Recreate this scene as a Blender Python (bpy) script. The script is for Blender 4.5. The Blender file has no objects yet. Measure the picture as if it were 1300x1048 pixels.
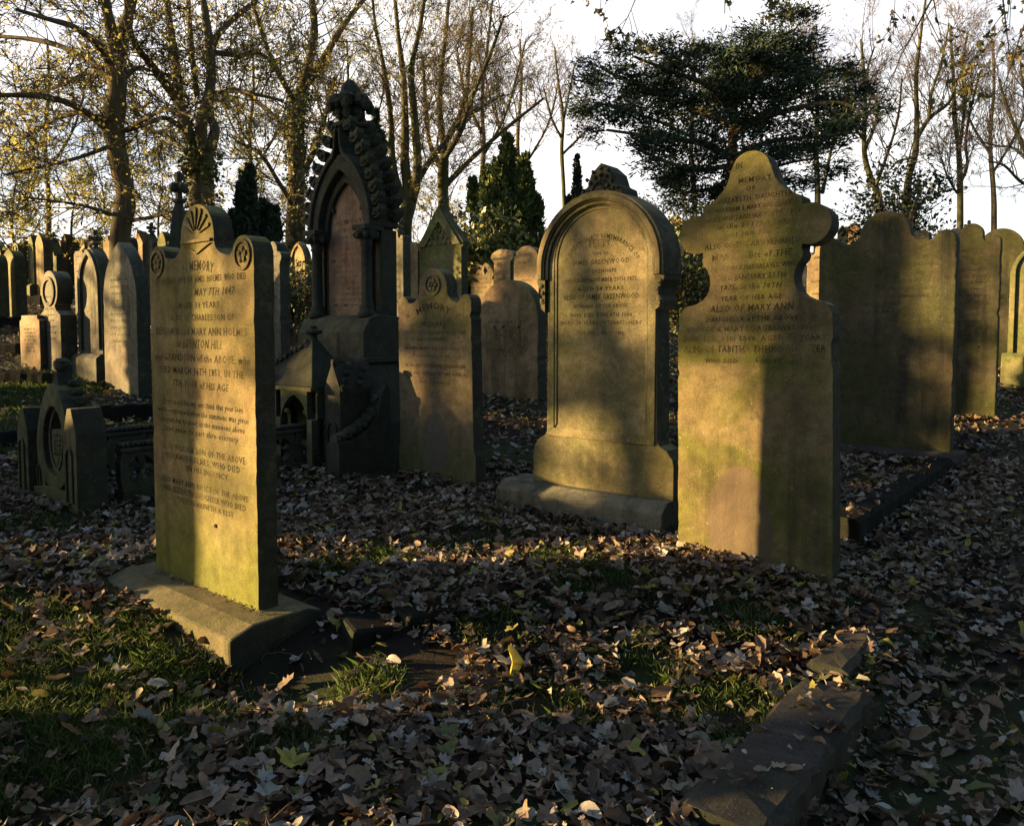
import bpy, math, random
import numpy as np
from mathutils import Vector, Matrix
PI = math.pi
random.seed(7)
C = bpy.context.scene.collection
# ------------------------------------------------------------------ camera
EYE = 1.2
TH = math.atan(.057)
cd = bpy.data.cameras.new('camera'); cam = bpy.data.objects.new('camera', cd); C.objects.link(cam)
bpy.context.scene.camera = cam
cd.sensor_width = 36; cd.lens = 36 * 1000 / 1300
cd.shift_y = -45 / 1300
cd.clip_start = .05; cd.clip_end = 2000
cam.location = (0, 0, EYE)
cam.rotation_euler = (PI / 2 - TH, 0, 0)
# measuring helpers: pixel of the 1300 px photograph -> ray -> point of the real place
def ray(u, v):
    a = (u - 650) / 1000; b = -(v - 479) / 1000
    return (a, math.cos(TH) + b * math.sin(TH), -math.sin(TH) + b * math.cos(TH))
def smooth(a, b, x):
    t = min(1, max(0, (x - a) / (b - a))); return t * t * (3 - 2 * t)
def gz(x, y):
    s = math.log1p(math.exp(min(60, (y - 6) * 2))) / 2
    if y > 46: s = 40 + (y - 46) * .1
    l = max(0, -x - 1) * .03 * min(1, max(0, (y - 6) / 6)) if y < 60 else 0
    l = min(l, 1.2)
    n = .012 * math.sin(x * 2.9 + y * 1.3) + .012 * math.sin(y * 3.7 - x * 1.9 + 1) + .02 * math.sin(x * .9 + 2) * math.sin(y * .8)
    c = x * .783 - y * .622
    p = -.10 * smooth(-.78, -.62, c) * (1 - smooth(9, 16, y))
    hol = -.10 * math.exp(-((x + .98) / .42) ** 2 - ((y - 2.95) / .28) ** 2)
    return hol + .13 * s + l - .15 * (1 - smooth(2.8, 3.9, y)) + p + n
def at(u, v):
    d = ray(u, v); t = 1.
    while t < 90:
        x, y, z = d[0] * t, d[1] * t, EYE + d[2] * t
        if z <= gz(x, y): return x, y, z
        t += .01
    return x, y, z
def px(u, v, Y):
    d = ray(u, v); t = Y / d[1]
    return Vector((d[0] * t, Y, EYE + d[2] * t))
# ------------------------------------------------------------------ objects
def tag(o, label=None, cat=None, group=None, kind=None):
    if label: o['label'] = label
    if cat: o['category'] = cat
    if group: o['group'] = group
    if kind: o['kind'] = kind
    return o
def empty(name, loc, yaw=0, label=None, cat=None, group=None, lean=(0, 0)):
    o = bpy.data.objects.new(name, None); C.objects.link(o)
    o.empty_display_size = .2
    o.location = loc; o.rotation_euler = (lean[0], lean[1], yaw)
    return tag(o, label, cat, group)
def link(name, me, mat, parent=None, smoothed=False):
    if mat is not None: me.materials.append(mat)
    if smoothed: me.polygons.foreach_set('use_smooth', [True] * len(me.polygons))
    o = bpy.data.objects.new(name, me); C.objects.link(o)
    if parent: o.parent = parent
    return o
def mesh(vs, fs):
    me = bpy.data.meshes.new('m'); me.from_pydata([tuple(v) for v in vs], [], fs); me.update(); return me
class MB:
    def __init__(s): s.v = []; s.f = []
    def add(s, vs, fs):
        n = len(s.v); s.v += [tuple(v) for v in vs]; s.f += [tuple(i + n for i in f) for f in fs]
    def prism(s, pts, y0, y1):                     # pts = (x,z) outline, extruded along y
        n = len(pts); a = sum(pts[i][0] * pts[(i + 1) % n][1] - pts[(i + 1) % n][0] * pts[i][1] for i in range(n))
        if a < 0: pts = pts[::-1]
        vs = [(x, y0, z) for x, z in pts] + [(x, y1, z) for x, z in pts]
        fs = [tuple(range(n)), tuple(range(2 * n - 1, n - 1, -1))]
        fs += [(i, i + n, (i + 1) % n + n, (i + 1) % n) for i in range(n)]
        fs[2:] = [f for f in fs[2:]]
        s.add(vs, fs)
    def profile(s, pts, x0, x1):                   # pts = (y,z) outline, extruded along x
        n = len(pts)
        a = sum(pts[i][0] * pts[(i + 1) % n][1] - pts[(i + 1) % n][0] * pts[i][1] for i in range(n))
        if a < 0: pts = pts[::-1]
        vs = [(x1, y, z) for y, z in pts] + [(x0, y, z) for y, z in pts]
        s.add(vs, [tuple(range(n)), tuple(range(2 * n - 1, n - 1, -1))] + [(i, i + n, (i + 1) % n + n, (i + 1) % n) for i in range(n)])
    def box(s, x0, x1, y0, y1, z0, z1): s.prism([(x0, z0), (x1, z0), (x1, z1), (x0, z1)], y0, y1)
    def ring(s, outer, inner, y0, y1):             # band between two open or closed paths of equal count
        n = len(outer)
        vs = [(x, y0, z) for x, z in outer] + [(x, y0, z) for x, z in inner] + [(x, y1, z) for x, z in outer] + [(x, y1, z) for x, z in inner]
        fs = []
        closed = outer[0] == outer[-1]
        for i in range(n - 1):
            fs += [(i, i + 1, n + i + 1, n + i), (2 * n + i, 3 * n + i, 3 * n + i + 1, 2 * n + i + 1),
                   (i, 2 * n + i, 2 * n + i + 1, i + 1), (n + i, n + i + 1, 3 * n + i + 1, 3 * n + i)]
        if not closed: fs += [(0, n, 3 * n, 2 * n), (n - 1, 3 * n - 1, 4 * n - 1, 2 * n - 1)]
        s.add(vs, fs)
    def tube(s, pts, rad, k=6):
        n = len(pts); base = len(s.v)
        for i, p in enumerate(pts):
            p = Vector(p); t = (Vector(pts[min(i + 1, n - 1)]) - Vector(pts[max(i - 1, 0)]))
            if t.length < 1e-6: t = Vector((0, 0, 1))
            t.normalize()
            a = t.cross(Vector((.31, .95, .05)));
            if a.length < .1: a = t.cross(Vector((1, 0, 0)))
            a.normalize(); b = t.cross(a)
            for j in range(k):
                q = p + (a * math.cos(2 * PI * j / k) + b * math.sin(2 * PI * j / k)) * rad[i]
                s.v.append((q.x, q.y, q.z))
        for i in range(n - 1):
            for j in range(k):
                s.f.append((base + i * k + j, base + i * k + (j + 1) % k, base + (i + 1) * k + (j + 1) % k, base + (i + 1) * k + j))
        s.f.append(tuple(base + (n - 1) * k + j for j in range(k))); s.f.append(tuple(base + k - 1 - j for j in range(k)))
    def blob(s, c, r, k=8, seed=0, bump=.25):      # lumpy carved ball
        rg = random.Random(seed); m = k // 2 + 1; base = len(s.v)
        rx, ry, rz = r if hasattr(r, '__len__') else (r, r, r)
        for i in range(m + 1):
            ph = PI * i / m
            for j in range(k):
                q = 1 + rg.uniform(-bump, bump) * math.sin(ph); a = 2 * PI * j / k
                s.v.append((c[0] + rx * q * math.sin(ph) * math.cos(a), c[1] + ry * q * math.sin(ph) * math.sin(a), c[2] - rz * q * math.cos(ph)))
        for i in range(m):
            for j in range(k):
                s.f.append((base + i * k + j, base + i * k + (j + 1) % k, base + (i + 1) * k + (j + 1) % k, base + (i + 1) * k + j))
    def lathe(s, prof, c=(0, 0), k=12, sx=1, sy=1):
        base = len(s.v); n = len(prof)
        for r, z in prof:
            for j in range(k):
                a = 2 * PI * j / k; s.v.append((c[0] + r * sx * math.cos(a), c[1] + r * sy * math.sin(a), z))
        for i in range(n - 1):
            for j in range(k):
                s.f.append((base + i * k + j, base + i * k + (j + 1) % k, base + (i + 1) * k + (j + 1) % k, base + (i + 1) * k + j))
        s.f.append(tuple(base + (n - 1) * k + j for j in range(k))); s.f.append(tuple(base + k - 1 - j for j in range(k)))
    def build(s, name, mat, parent=None, bevel=0, smoothed=False, seg=2):
        o = link(name, mesh(s.v, s.f), mat, parent, smoothed)
        if bevel:
            b = o.modifiers.new('bevel', 'BEVEL'); b.width = bevel; b.segments = seg; b.limit_method = 'ANGLE'; b.angle_limit = math.radians(32)
        return o
# ------------------------------------------------------------------ materials
def newmat(name):
    m = bpy.data.materials.new(name); m.use_nodes = True
    nt = m.node_tree; nt.nodes.clear()
    out = nt.nodes.new('ShaderNodeOutputMaterial'); b = nt.nodes.new('ShaderNodeBsdfPrincipled')
    nt.links.new(b.outputs[0], out.inputs[0]); b.inputs['Roughness'].default_value = .9
    b.inputs['Specular IOR Level'].default_value = .25
    return m, nt, b
class G:
    def __init__(s, nt): s.nt = nt
    def n(s, t, **k):
        x = s.nt.nodes.new(t)
        for a, v in k.items(): setattr(x, a, v)
        return x
    def l(s, a, b): s.nt.links.new(a, b)
    def noise(s, vec, scale, detail=4, rough=.55, dist=0):
        x = s.n('ShaderNodeTexNoise'); x.inputs['Scale'].default_value = scale; x.inputs['Detail'].default_value = detail
        x.inputs['Roughness'].default_value = rough; x.inputs['Distortion'].default_value = dist
        s.l(vec, x.inputs['Vector']); return x.outputs['Fac']
    def mapr(s, v, a, b, c=0., d=1.):
        x = s.n('ShaderNodeMapRange'); x.interpolation_type = 'SMOOTHSTEP'
        for i, q in zip(range(1, 5), (a, b, c, d)): x.inputs[i].default_value = q
        s.l(v, x.inputs[0]); return x.outputs[0]
    def math(s, op, a, b=None, clamp=False):
        x = s.n('ShaderNodeMath', operation=op); x.use_clamp = clamp
        for i, q in enumerate((a, b)):
            if q is None: continue
            if isinstance(q, (int, float)): x.inputs[i].default_value = q
            else: s.l(q, x.inputs[i])
        return x.outputs[0]
    def mix(s, f, a, b, blend='MIX'):
        x = s.n('ShaderNodeMix', data_type='RGBA', blend_type=blend)
        for i, q in ((0, f), (6, a), (7, b)):
            if isinstance(q, (int, float)): x.inputs[i].default_value = q
            elif isinstance(q, tuple): x.inputs[i].default_value = (*q, 1)
            else: s.l(q, x.inputs[i])
        return x.outputs[2]
    def vmul(s, v, k, off=None):
        x = s.n('ShaderNodeMapping'); x.inputs['Scale'].default_value = k
        if off: x.inputs['Location'].default_value = off
        s.l(v, x.inputs['Vector']); return x.outputs[0]
def stone(name, base=(.30, .235, .125), algae=.6, soot=.5, alg_col=(.145, .15, .028), off=(0, 0, 0), patch=None, basealg=.6, lichen=.5, sootcol=(.028, .028, .024)):
    m, nt, b = newmat(name); g = G(nt)
    tc = g.n('ShaderNodeTexCoord').outputs['Object']
    oi = g.n('ShaderNodeObjectInfo').outputs['Random']
    v = g.vmul(tc, (1, 1, 1), off)
    add = g.n('ShaderNodeVectorMath', operation='ADD'); comb = g.n('ShaderNodeCombineXYZ')
    g.l(g.math('MULTIPLY', oi, 3.), comb.inputs[0]); g.l(g.math('MULTIPLY', oi, 7.), comb.inputs[1])
    g.l(v, add.inputs[0]); g.l(comb.outputs[0], add.inputs[1]); v = add.outputs[0]
    c = g.mix(g.mapr(g.noise(v, 3, 6, .6), .35, .68), tuple(q * .68 for q in base), tuple(q * 1.18 for q in base))
    c = g.mix(g.math('MULTIPLY', g.mapr(g.noise(v, 1.3, 3), .45, .65), .35), c, (base[0] * 1.1, base[1] * .86, base[2] * .85))
    c = g.mix(g.math('MULTIPLY', g.mapr(g.noise(v, 5.5, 7, .75, 1.2), .52, .66), .45 * soot), c, sootcol)
    # algae: drifts over the face, thick near the ground
    sep = g.n('ShaderNodeSeparateXYZ'); g.l(tc, sep.inputs[0])
    nz = g.noise(v, 2.2, 7, .65, .6)
    a1 = g.math('MULTIPLY', g.mapr(nz, .4, .62), algae)
    zz = g.mapr(g.math('ADD', sep.outputs[2], g.math('MULTIPLY', nz, -.6)), -.25, .35, 1, 0)
    a2 = g.math('MULTIPLY', zz, basealg)
    c = g.mix(g.math('MAXIMUM', a1, a2), c, alg_col)
    # soot streaks running down
    st = g.noise(g.vmul(v, (7, 7, .55)), 1., 5, .6, .3)
    bl = g.noise(v, .9, 4)
    f = g.math('MULTIPLY', g.math('MULTIPLY', g.mapr(st, .42, .68), g.mapr(bl, .35, .6)), soot)
    c = g.mix(f, c, sootcol)
    # slab ends, by face normal: black moss and soot, their unlit shade painted in
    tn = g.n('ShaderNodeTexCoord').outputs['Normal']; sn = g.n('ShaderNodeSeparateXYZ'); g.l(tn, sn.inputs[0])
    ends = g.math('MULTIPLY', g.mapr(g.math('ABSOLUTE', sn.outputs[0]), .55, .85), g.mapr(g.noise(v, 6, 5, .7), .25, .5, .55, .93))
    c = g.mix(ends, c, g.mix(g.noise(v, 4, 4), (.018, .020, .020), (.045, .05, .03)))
    # lichen flecks and fine grain
    li = g.math('MULTIPLY', g.mapr(g.noise(v, 38, 5, .7), .62, .7), lichen)
    c = g.mix(li, c, (.36, .34, .22))
    li2 = g.math('MULTIPLY', g.mapr(g.noise(v, 12, 9, .85, .4), .585, .63), lichen * .7)
    c = g.mix(li2, c, (.26, .26, .19))
    gr = g.mapr(g.noise(v, 170, 3, .6), .25, .75, .62, 1.25)
    cc = g.n('ShaderNodeCombineXYZ'); [g.l(gr, cc.inputs[i]) for i in range(3)]
    c = g.mix(1., c, cc.outputs[0], 'MULTIPLY')
    dk = g.mapr(g.noise(v, 14, 6, .7), .3, .7, .72, 1.12)
    cc = g.n('ShaderNodeCombineXYZ'); [g.l(dk, cc.inputs[i]) for i in range(3)]
    c = g.mix(1., c, cc.outputs[0], 'MULTIPLY')
    if patch:                                     # bare / grey stain with an outline of its own
        (x0, z0, ax, az, col, amt) = patch
        dx = g.math('DIVIDE', g.math('SUBTRACT', sep.outputs[0], x0), ax); dz = g.math('DIVIDE', g.math('SUBTRACT', sep.outputs[2], z0), az)
        r = g.math('SQRT', g.math('ADD', g.math('MULTIPLY', dx, dx), g.math('MULTIPLY', dz, dz)))
        r = g.math('ADD', r, g.math('MULTIPLY', g.noise(v, 9, 4), .25))
        c = g.mix(g.math('MULTIPLY', g.mapr(r, 1.08, 1.16, 1, 0), amt), c, g.mix(g.noise(v, 25, 5), tuple(q * .7 for q in col), tuple(q * 1.2 for q in col)))
    g.l(c, b.inputs['Base Color'])
    bp = g.n('ShaderNodeBump'); bp.inputs['Strength'].default_value = .55; bp.inputs['Distance'].default_value = .006
    h = g.math('ADD', g.noise(v, 130, 4, .7), g.math('MULTIPLY', g.noise(v, 17, 6, .65), 1.6))
    g.l(h, bp.inputs['Height']); g.l(bp.outputs[0], b.inputs['Normal'])
    b.inputs['Roughness'].default_value = .92
    if base[0] < .07: b.inputs['Specular IOR Level'].default_value = .06
    return m
def simple(name, col, var=.35, scale=6., rough=.9, bump=.3, bs=30, sx=(1, 1, 1)):
    m, nt, b = newmat(name); g = G(nt); tc = g.vmul(g.n('ShaderNodeTexCoord').outputs['Object'], sx)
    c = g.mix(g.mapr(g.noise(tc, scale, 6, .65), .3, .7), tuple(q * (1 - var) for q in col), tuple(q * (1 + var) for q in col))
    g.l(c, b.inputs['Base Color']); b.inputs['Roughness'].default_value = rough
    bp = g.n('ShaderNodeBump'); bp.inputs['Strength'].default_value = bump; bp.inputs['Distance'].default_value = .02
    g.l(g.noise(tc, bs, 5), bp.inputs['Height']); g.l(bp.outputs[0], b.inputs['Normal'])
    return m
def rampmat(name, cols, attr='rnd', rough=.6, trans=0., tcol=None, spec=.3, mult=1.):
    m, nt, b = newmat(name); g = G(nt)
    at_ = g.n('ShaderNodeAttribute', attribute_name=attr)
    r = g.n('ShaderNodeValToRGB'); r.color_ramp.interpolation = 'LINEAR'
    e = r.color_ramp.elements
    while len(e) < len(cols): e.new(.5)
    for i, (p, c) in enumerate(cols): e[i].position = p; e[i].color = (*[q * mult for q in c], 1)
    g.l(at_.outputs['Fac'], r.inputs[0]); col = r.outputs[0]
    ge = g.n('ShaderNodeNewGeometry')
    tc = g.n('ShaderNodeTexCoord').outputs['Object']
    col = g.mix(g.mapr(g.noise(tc, 60, 3), .4, .7, 0, .5), col, g.mix(.5, col, (.03, .02, .012)))
    g.l(col, b.inputs['Base Color']); b.inputs['Roughness'].default_value = rough; b.inputs['Specular IOR Level'].default_value = spec
    if trans:
        t = g.n('ShaderNodeBsdfTranslucent'); ms = g.n('ShaderNodeMixShader'); ms.inputs[0].default_value = trans
        if tcol: g.l(g.mix(.6, col, tcol), t.inputs[0])
        else: g.l(col, t.inputs[0])
        out = [x for x in nt.nodes if x.type == 'OUTPUT_MATERIAL'][0]
        g.l(b.outputs[0], ms.inputs[1]); g.l(t.outputs[0], ms.inputs[2]); g.l(ms.outputs[0], out.inputs[0])
    return m
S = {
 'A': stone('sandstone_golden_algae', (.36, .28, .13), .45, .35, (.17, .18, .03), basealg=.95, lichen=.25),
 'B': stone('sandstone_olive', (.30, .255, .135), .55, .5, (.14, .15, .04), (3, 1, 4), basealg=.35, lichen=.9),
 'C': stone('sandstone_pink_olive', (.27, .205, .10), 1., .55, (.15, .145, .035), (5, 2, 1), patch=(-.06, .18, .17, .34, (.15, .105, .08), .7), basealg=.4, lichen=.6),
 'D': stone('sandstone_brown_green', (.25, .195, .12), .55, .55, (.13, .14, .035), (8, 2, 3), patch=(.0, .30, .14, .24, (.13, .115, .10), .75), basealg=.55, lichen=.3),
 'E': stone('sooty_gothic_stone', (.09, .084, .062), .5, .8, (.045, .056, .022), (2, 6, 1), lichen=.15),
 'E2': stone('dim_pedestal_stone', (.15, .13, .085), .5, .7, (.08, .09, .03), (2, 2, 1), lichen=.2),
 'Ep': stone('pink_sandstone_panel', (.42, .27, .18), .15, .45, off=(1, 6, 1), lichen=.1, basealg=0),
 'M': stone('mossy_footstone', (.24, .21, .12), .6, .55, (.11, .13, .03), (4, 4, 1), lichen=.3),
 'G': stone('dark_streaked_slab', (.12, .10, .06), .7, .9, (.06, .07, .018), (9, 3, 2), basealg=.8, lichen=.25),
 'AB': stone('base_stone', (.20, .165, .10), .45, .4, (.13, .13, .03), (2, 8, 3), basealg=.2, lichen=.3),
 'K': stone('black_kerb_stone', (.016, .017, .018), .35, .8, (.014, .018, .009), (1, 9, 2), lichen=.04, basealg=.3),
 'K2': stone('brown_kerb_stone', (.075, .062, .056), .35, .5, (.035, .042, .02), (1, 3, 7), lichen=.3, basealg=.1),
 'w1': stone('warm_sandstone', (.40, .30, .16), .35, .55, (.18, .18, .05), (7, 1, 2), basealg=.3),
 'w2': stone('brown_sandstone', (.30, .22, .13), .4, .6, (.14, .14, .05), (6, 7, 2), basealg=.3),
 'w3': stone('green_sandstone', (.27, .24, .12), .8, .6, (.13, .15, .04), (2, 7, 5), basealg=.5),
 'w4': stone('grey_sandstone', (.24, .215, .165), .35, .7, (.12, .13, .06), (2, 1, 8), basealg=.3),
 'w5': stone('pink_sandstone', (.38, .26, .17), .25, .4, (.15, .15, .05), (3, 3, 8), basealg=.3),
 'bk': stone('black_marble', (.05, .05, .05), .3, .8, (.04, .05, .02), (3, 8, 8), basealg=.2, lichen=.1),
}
def inkmat(name, dark, st, fade):
    m, nt, b = newmat(name); g = G(nt); tc = g.n('ShaderNodeTexCoord').outputs['Object']
    f = g.mapr(g.noise(tc, 5, 6, .7), fade - .12, fade + .1)
    g.l(g.mix(f, dark, st), b.inputs['Base Color']); return m
INK = inkmat('letter_paint', (.045, .036, .018), (.18, .15, .06), .57)
INK2 = inkmat('worn_letters', (.03, .026, .014), (.14, .115, .06), .56)
INKP = inkmat('letters_on_pink', (.06, .035, .025), (.24, .15, .10), .5)
BARK = simple('bark_mossy', (.085, .068, .038), .5, 3, .95, .8, 14, (1, 1, .25))
BARKG = simple('bark_green', (.065, .062, .028), .45, 3, .95, .6, 14, (1, 1, .25))
BARKR = simple('bark_yew_red', (.10, .045, .022), .4, 4, .95, .6, 14, (1, 1, .25))
TWIG = simple('twig_bark', (.075, .058, .042), .3, 2, .9, .1)
TWIGP = simple('pale_twig_bark', (.075, .062, .056), .25, 2, .9, .1)
# ------------------------------------------------------------------ text
def textmesh(lines, name, mat, parent, y, bend=0):
    """lines: (text, x, z, height, width, shear, arc_radius)"""
    V = []; F = []
    for (t, x, z, h, w, sh, arc) in lines:
        cu = bpy.data.curves.new('t', 'FONT'); cu.body = t; cu.size = 1; cu.resolution_u = 1; cu.shear = sh
        cu.offset = .003
        cu.space_character = 1.12
        ob = bpy.data.objects.new('t', cu)
        me = bpy.data.meshes.new_from_object(ob)
        vs = np.array([v.co[:] for v in me.vertices]) if len(me.vertices) else np.zeros((0, 3))
        if len(vs):
            fs = [tuple(p.vertices) for p in me.polygons]
            cap = np.percentile(vs[:, 1], 96)
            for zz, sg in ((0., 1), (cap, -1)):
                xs = np.sort(vs[np.abs(vs[:, 1] - sh * 0 - zz) < .012, 0])
                if not len(xs): continue
                grp = [[xs[0], xs[0]]]
                for q in xs[1:]:
                    if q - grp[-1][1] < .11: grp[-1][1] = q
                    else: grp.append([q, q])
                for a0, a1 in grp:
                    if .03 < a1 - a0 < .2:
                        nn = len(vs); e = .05; vs = np.vstack([vs, [[a0 - e, zz, 0], [a1 + e, zz, 0], [a1 + e * .6, zz + sg * .035, 0], [a0 - e * .6, zz + sg * .035, 0]]]); fs.append((nn, nn + 1, nn + 2, nn + 3) if sg > 0 else (nn + 3, nn + 2, nn + 1, nn))
            x0, x1 = vs[:, 0].min(), vs[:, 0].max(); k = h / .72
            kx = (w / (x1 - x0)) if w else k * .8
            X = (vs[:, 0] - (x0 + x1) / 2) * kx; Z = vs[:, 1] * k
            if arc:
                a = X / arc; X2 = (arc + Z) * np.sin(a); Z2 = (arc + Z) * np.cos(a) - arc; X, Z = X2, Z2
            n = len(V)
            V += [(x + a_, y, z + b_) for a_, b_ in zip(X, Z)]
            F += [tuple(i + n for i in f) for f in fs]
        bpy.data.objects.remove(ob); bpy.data.meshes.remove(me); bpy.data.curves.remove(cu)
    return link(name, mesh(V, F), mat, parent)
# ------------------------------------------------------------------ outlines (right half from top centre to foot, mirrored)
def arcp(cx, cz, r, a0, a1, n=10, rz=None):
    rz = rz or r
    return [(cx + r * math.cos(math.radians(a0 + (a1 - a0) * i / n)), cz + rz * math.sin(math.radians(a0 + (a1 - a0) * i / n))) for i in range(n + 1)]
def mirror(half, foot=-.3):
    h = [p for p in half]
    h = h + [(h[-1][0], foot)]
    left = [(-x, z) for x, z in h[::-1] if x > 1e-6]
    out = [(0, h[0][1])] + [p for p in h if p[0] > 1e-6] + left
    res = []
    for p in out:
        if not res or abs(p[0] - res[-1][0]) + abs(p[1] - res[-1][1]) > 1e-4: res.append(p)
    return res
def rough(pts, seed=0, amp=.0011, chip=.009, step=.03, zmin=.02):
    rg = random.Random(seed); out = []; n = len(pts)
    for i in range(n):
        a = pts[i]; b = pts[(i + 1) % n]; L = math.hypot(b[0] - a[0], b[1] - a[1]); out.append(a)
        if max(a[1], b[1]) < zmin or L < step: continue
        m = int(L / step); nx, nz = -(b[1] - a[1]) / L, (b[0] - a[0]) / L; k = 0; c = 0
        cx, cz = 0, (a[1] + b[1]) / 2
        if ((a[0] + b[0]) / 2 + nx * .01) ** 2 > ((a[0] + b[0]) / 2) ** 2 and abs(nx) > .3: nx, nz = -nx, -nz
        if abs(nx) <= .3 and nz > 0 and cz > .3: nx, nz = -nx, -nz
        for j in range(1, m):
            t = j / m
            if c <= 0 and rg.random() < .045: c = rg.randint(1, 2); k = chip * rg.uniform(.3, 1)
            d = k if c > 0 else 0; c -= 1
            d += rg.gauss(0, amp)
            out.append((a[0] + (b[0] - a[0]) * t + nx * d, a[1] + (b[1] - a[1]) * t + nz * d))
    return out
def half_outline(kind, w, h):
    a = w / 2
    if kind == 'round': return arcp(0, h - a, a, 90, 0, 14)
    if kind == 'segment':
        s = a * .38; r = (a * a + s * s) / (2 * s); t = math.degrees(math.asin(a / r)); return arcp(0, h - r, r, 90, 90 - t, 12)
    if kind == 'pointed': # gothic arch
        r = a * 1.9; cx = a - r; top = math.sqrt(r * r - cx * cx); t = math.degrees(math.atan2(top, -cx))
        return arcp(cx, h - top, r, t, 0, 12)
    if kind == 'lancet':
        r = a * 3.0; cx = a - r; top = math.sqrt(r * r - cx * cx); t = math.degrees(math.atan2(top, -cx))
        return arcp(cx, h - top, r, t, 0, 12)
    if kind == 'shoulder': # round lobe, scooped neck, small round shoulders
        lr = a * .4; zt = h - lr; sh = h - lr * 1.75; r2 = a * .19
        p = arcp(0, zt, lr, 90, 0, 9)
        x1 = a - 2 * r2; q = arcp(x1, zt - lr * .35, x1 - lr, 180, 270, 7, zt - lr * .35 - sh + .01)
        p += q[:-1] if q[-1][0] > x1 - .001 else q
        p += arcp(a - r2, sh, r2, 180, 0, 8)
        return p
    if kind == 'ogee':
        return [(0, h)] + [(a * (.06 + .94 * t), h - .55 * a - .55 * a * (math.tanh((t - .35) * 4) - 1) * .0 - a * .75 * (t ** .6) + a * .55 - a * .1) for t in [i / 12 for i in range(1, 13)]]
    if kind == 'gable': return [(0, h), (a * 1.08, h - a * 1.25), (a * 1.08, h - a * 1.4), (a, h - a * 1.45)]
    if kind == 'wheel': # ring head on shoulders
        r = a * .8; p = arcp(0, h - r, r, 90, -52, 14); return p + [(a * .62, h - 2.02 * r), (a, h - 2.25 * r)]
    if kind == 'square': return [(0, h), (a * .8, h), (a * .8, h - a * .15), (a, h - a * .22)]
    if kind == 'cap': return arcp(0, h - a * .62, a, 90, 0, 8, a * .5) + [(a, h - a * .75), (a * .72, h - a * .95)]
    if kind == 'trefoil':
        r = a * .52; return arcp(0, h - r, r, 90, -15, 8) + arcp(a * .62, h - r * 2.1, a * .38, 90, -50, 6) + [(a * .8, h - r * 3.1)]
    if kind == 'obelisk': return [(0, h), (a * .45, h - a * .9), (a, h - a * 6)]
    return [(0, h), (a, h)]
def yaxis(yaw): return Vector((math.cos(yaw), math.sin(yaw), 0)), Vector((-math.sin(yaw), math.cos(yaw), 0))
def spot(ul, ur, vf, yawdeg, y=None, t=.12):
    """front-face foot corners seen at ul..ur -> base centre, width, top-measuring function"""
    yaw = -math.radians(yawdeg)
    R, D = yaxis(yaw)
    if y is None:
        P = Vector(at(ur, vf))
    else:
        d = ray(ur, 400); k = y / d[1]; P = Vector((d[0] * k, y, gz(d[0] * k, y)))
    def loc(u, v):
        d = Vector(ray(u, v)); k = (P.x * D.x + P.y * D.y) / (d.x * D.x + d.y * D.y)
        q = Vector((0, 0, EYE)) + d * k - P
        return q.dot(R), q.z
    w = -loc(ul, vf or 422)[0]
    c = P - R * w / 2 + D * t / 2
    return c, yaw, w, loc
LT = ['IN', 'AFFECTIONATE', 'REMEMBRANCE OF', 'THE BELOVED WIFE OF', 'WHO DIED MARCH 12TH 1867', 'AGED 54 YEARS', 'ALSO OF THE ABOVE', 'WHO DEPARTED THIS LIFE', 'DECEMBER 3RD 1871', 'AGED 61 YEARS', 'ALSO OF THEIR SON', 'WHO DIED IN INFANCY', 'NOT LOST BUT GONE BEFORE', 'THY WILL BE DONE', 'IN THE 38TH YEAR OF HER AGE', 'ALSO OF SARAH', 'DAUGHTER OF THE ABOVE', 'INTERRED AT HAWORTH', 'BE YE ALSO READY', 'REST IN PEACE']
def genlines(w, ztop, zbot, n, rg, hh=.03):
    out = []
    for i in range(n):
        z = ztop - (ztop - zbot) * i / max(1, n - 1)
        t = rg.choice(LT) if i else 'IN MEMORY OF'
        out.append((t, 0, z, hh * rg.choice((.8, 1, 1)), w * rg.uniform(.5, .8), 0, 0))
    return out
# ================================================================== SETTING
def terrain():
    n = 330
    s = np.linspace(-1, 1, n); X = np.sinh(s * 6.2) / math.sinh(6.2) * 320
    t = np.linspace(0, 1, n); Y = -30 + np.zeros(n)
    s2 = np.linspace(-.55, 1, n); Y = 4 + np.sinh(s2 * 6.2) / math.sinh(6.2) * 420
    vs = []
    rg = np.random.default_rng(2)
    for yy in Y:
        for xx in X: vs.append((xx, yy, gz(xx, yy) if yy > -6 else gz(xx, -6)))
    fs = [(i * n + j, i * n + j + 1, (i + 1) * n + j + 1, (i + 1) * n + j) for i in range(n - 1) for j in range(n - 1)]
    me = mesh(vs, fs)
    m, nt, b = newmat('soil_and_turf'); g = G(nt); tc = g.n('ShaderNodeTexCoord').outputs['Object']
    soil = g.mix(g.noise(tc, 9, 6, .7), (.008, .006, .004), (.035, .025, .017))
    turf = g.mix(g.noise(tc, 30, 6, .7), (.012, .02, .006), (.05, .07, .018))
    f = g.mapr(g.noise(tc, .9, 5, .6), .46, .6)
    litter = g.mix(g.mapr(g.noise(tc, 16, 5, .8), .35, .6), (.025, .018, .012), (.13, .095, .065))
    sep = g.n('ShaderNodeSeparateXYZ'); g.l(tc, sep.inputs[0])
    far = g.mapr(sep.outputs[1], 9, 15)
    c = g.mix(f, soil, turf); c = g.mix(g.math('MULTIPLY', far, g.mapr(g.noise(tc, 1.3, 4), .4, .6)), c, litter)
    g.l(c, b.inputs['Base Color'])
    bp = g.n('ShaderNodeBump'); bp.inputs['Strength'].default_value = .8; bp.inputs['Distance'].default_value = .03
    g.l(g.noise(tc, 40, 6, .7), bp.inputs['Height']); g.l(bp.outputs[0], b.inputs['Normal'])
    tag(link('ground', me, m, None, True), kind='structure')
terrain()
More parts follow.
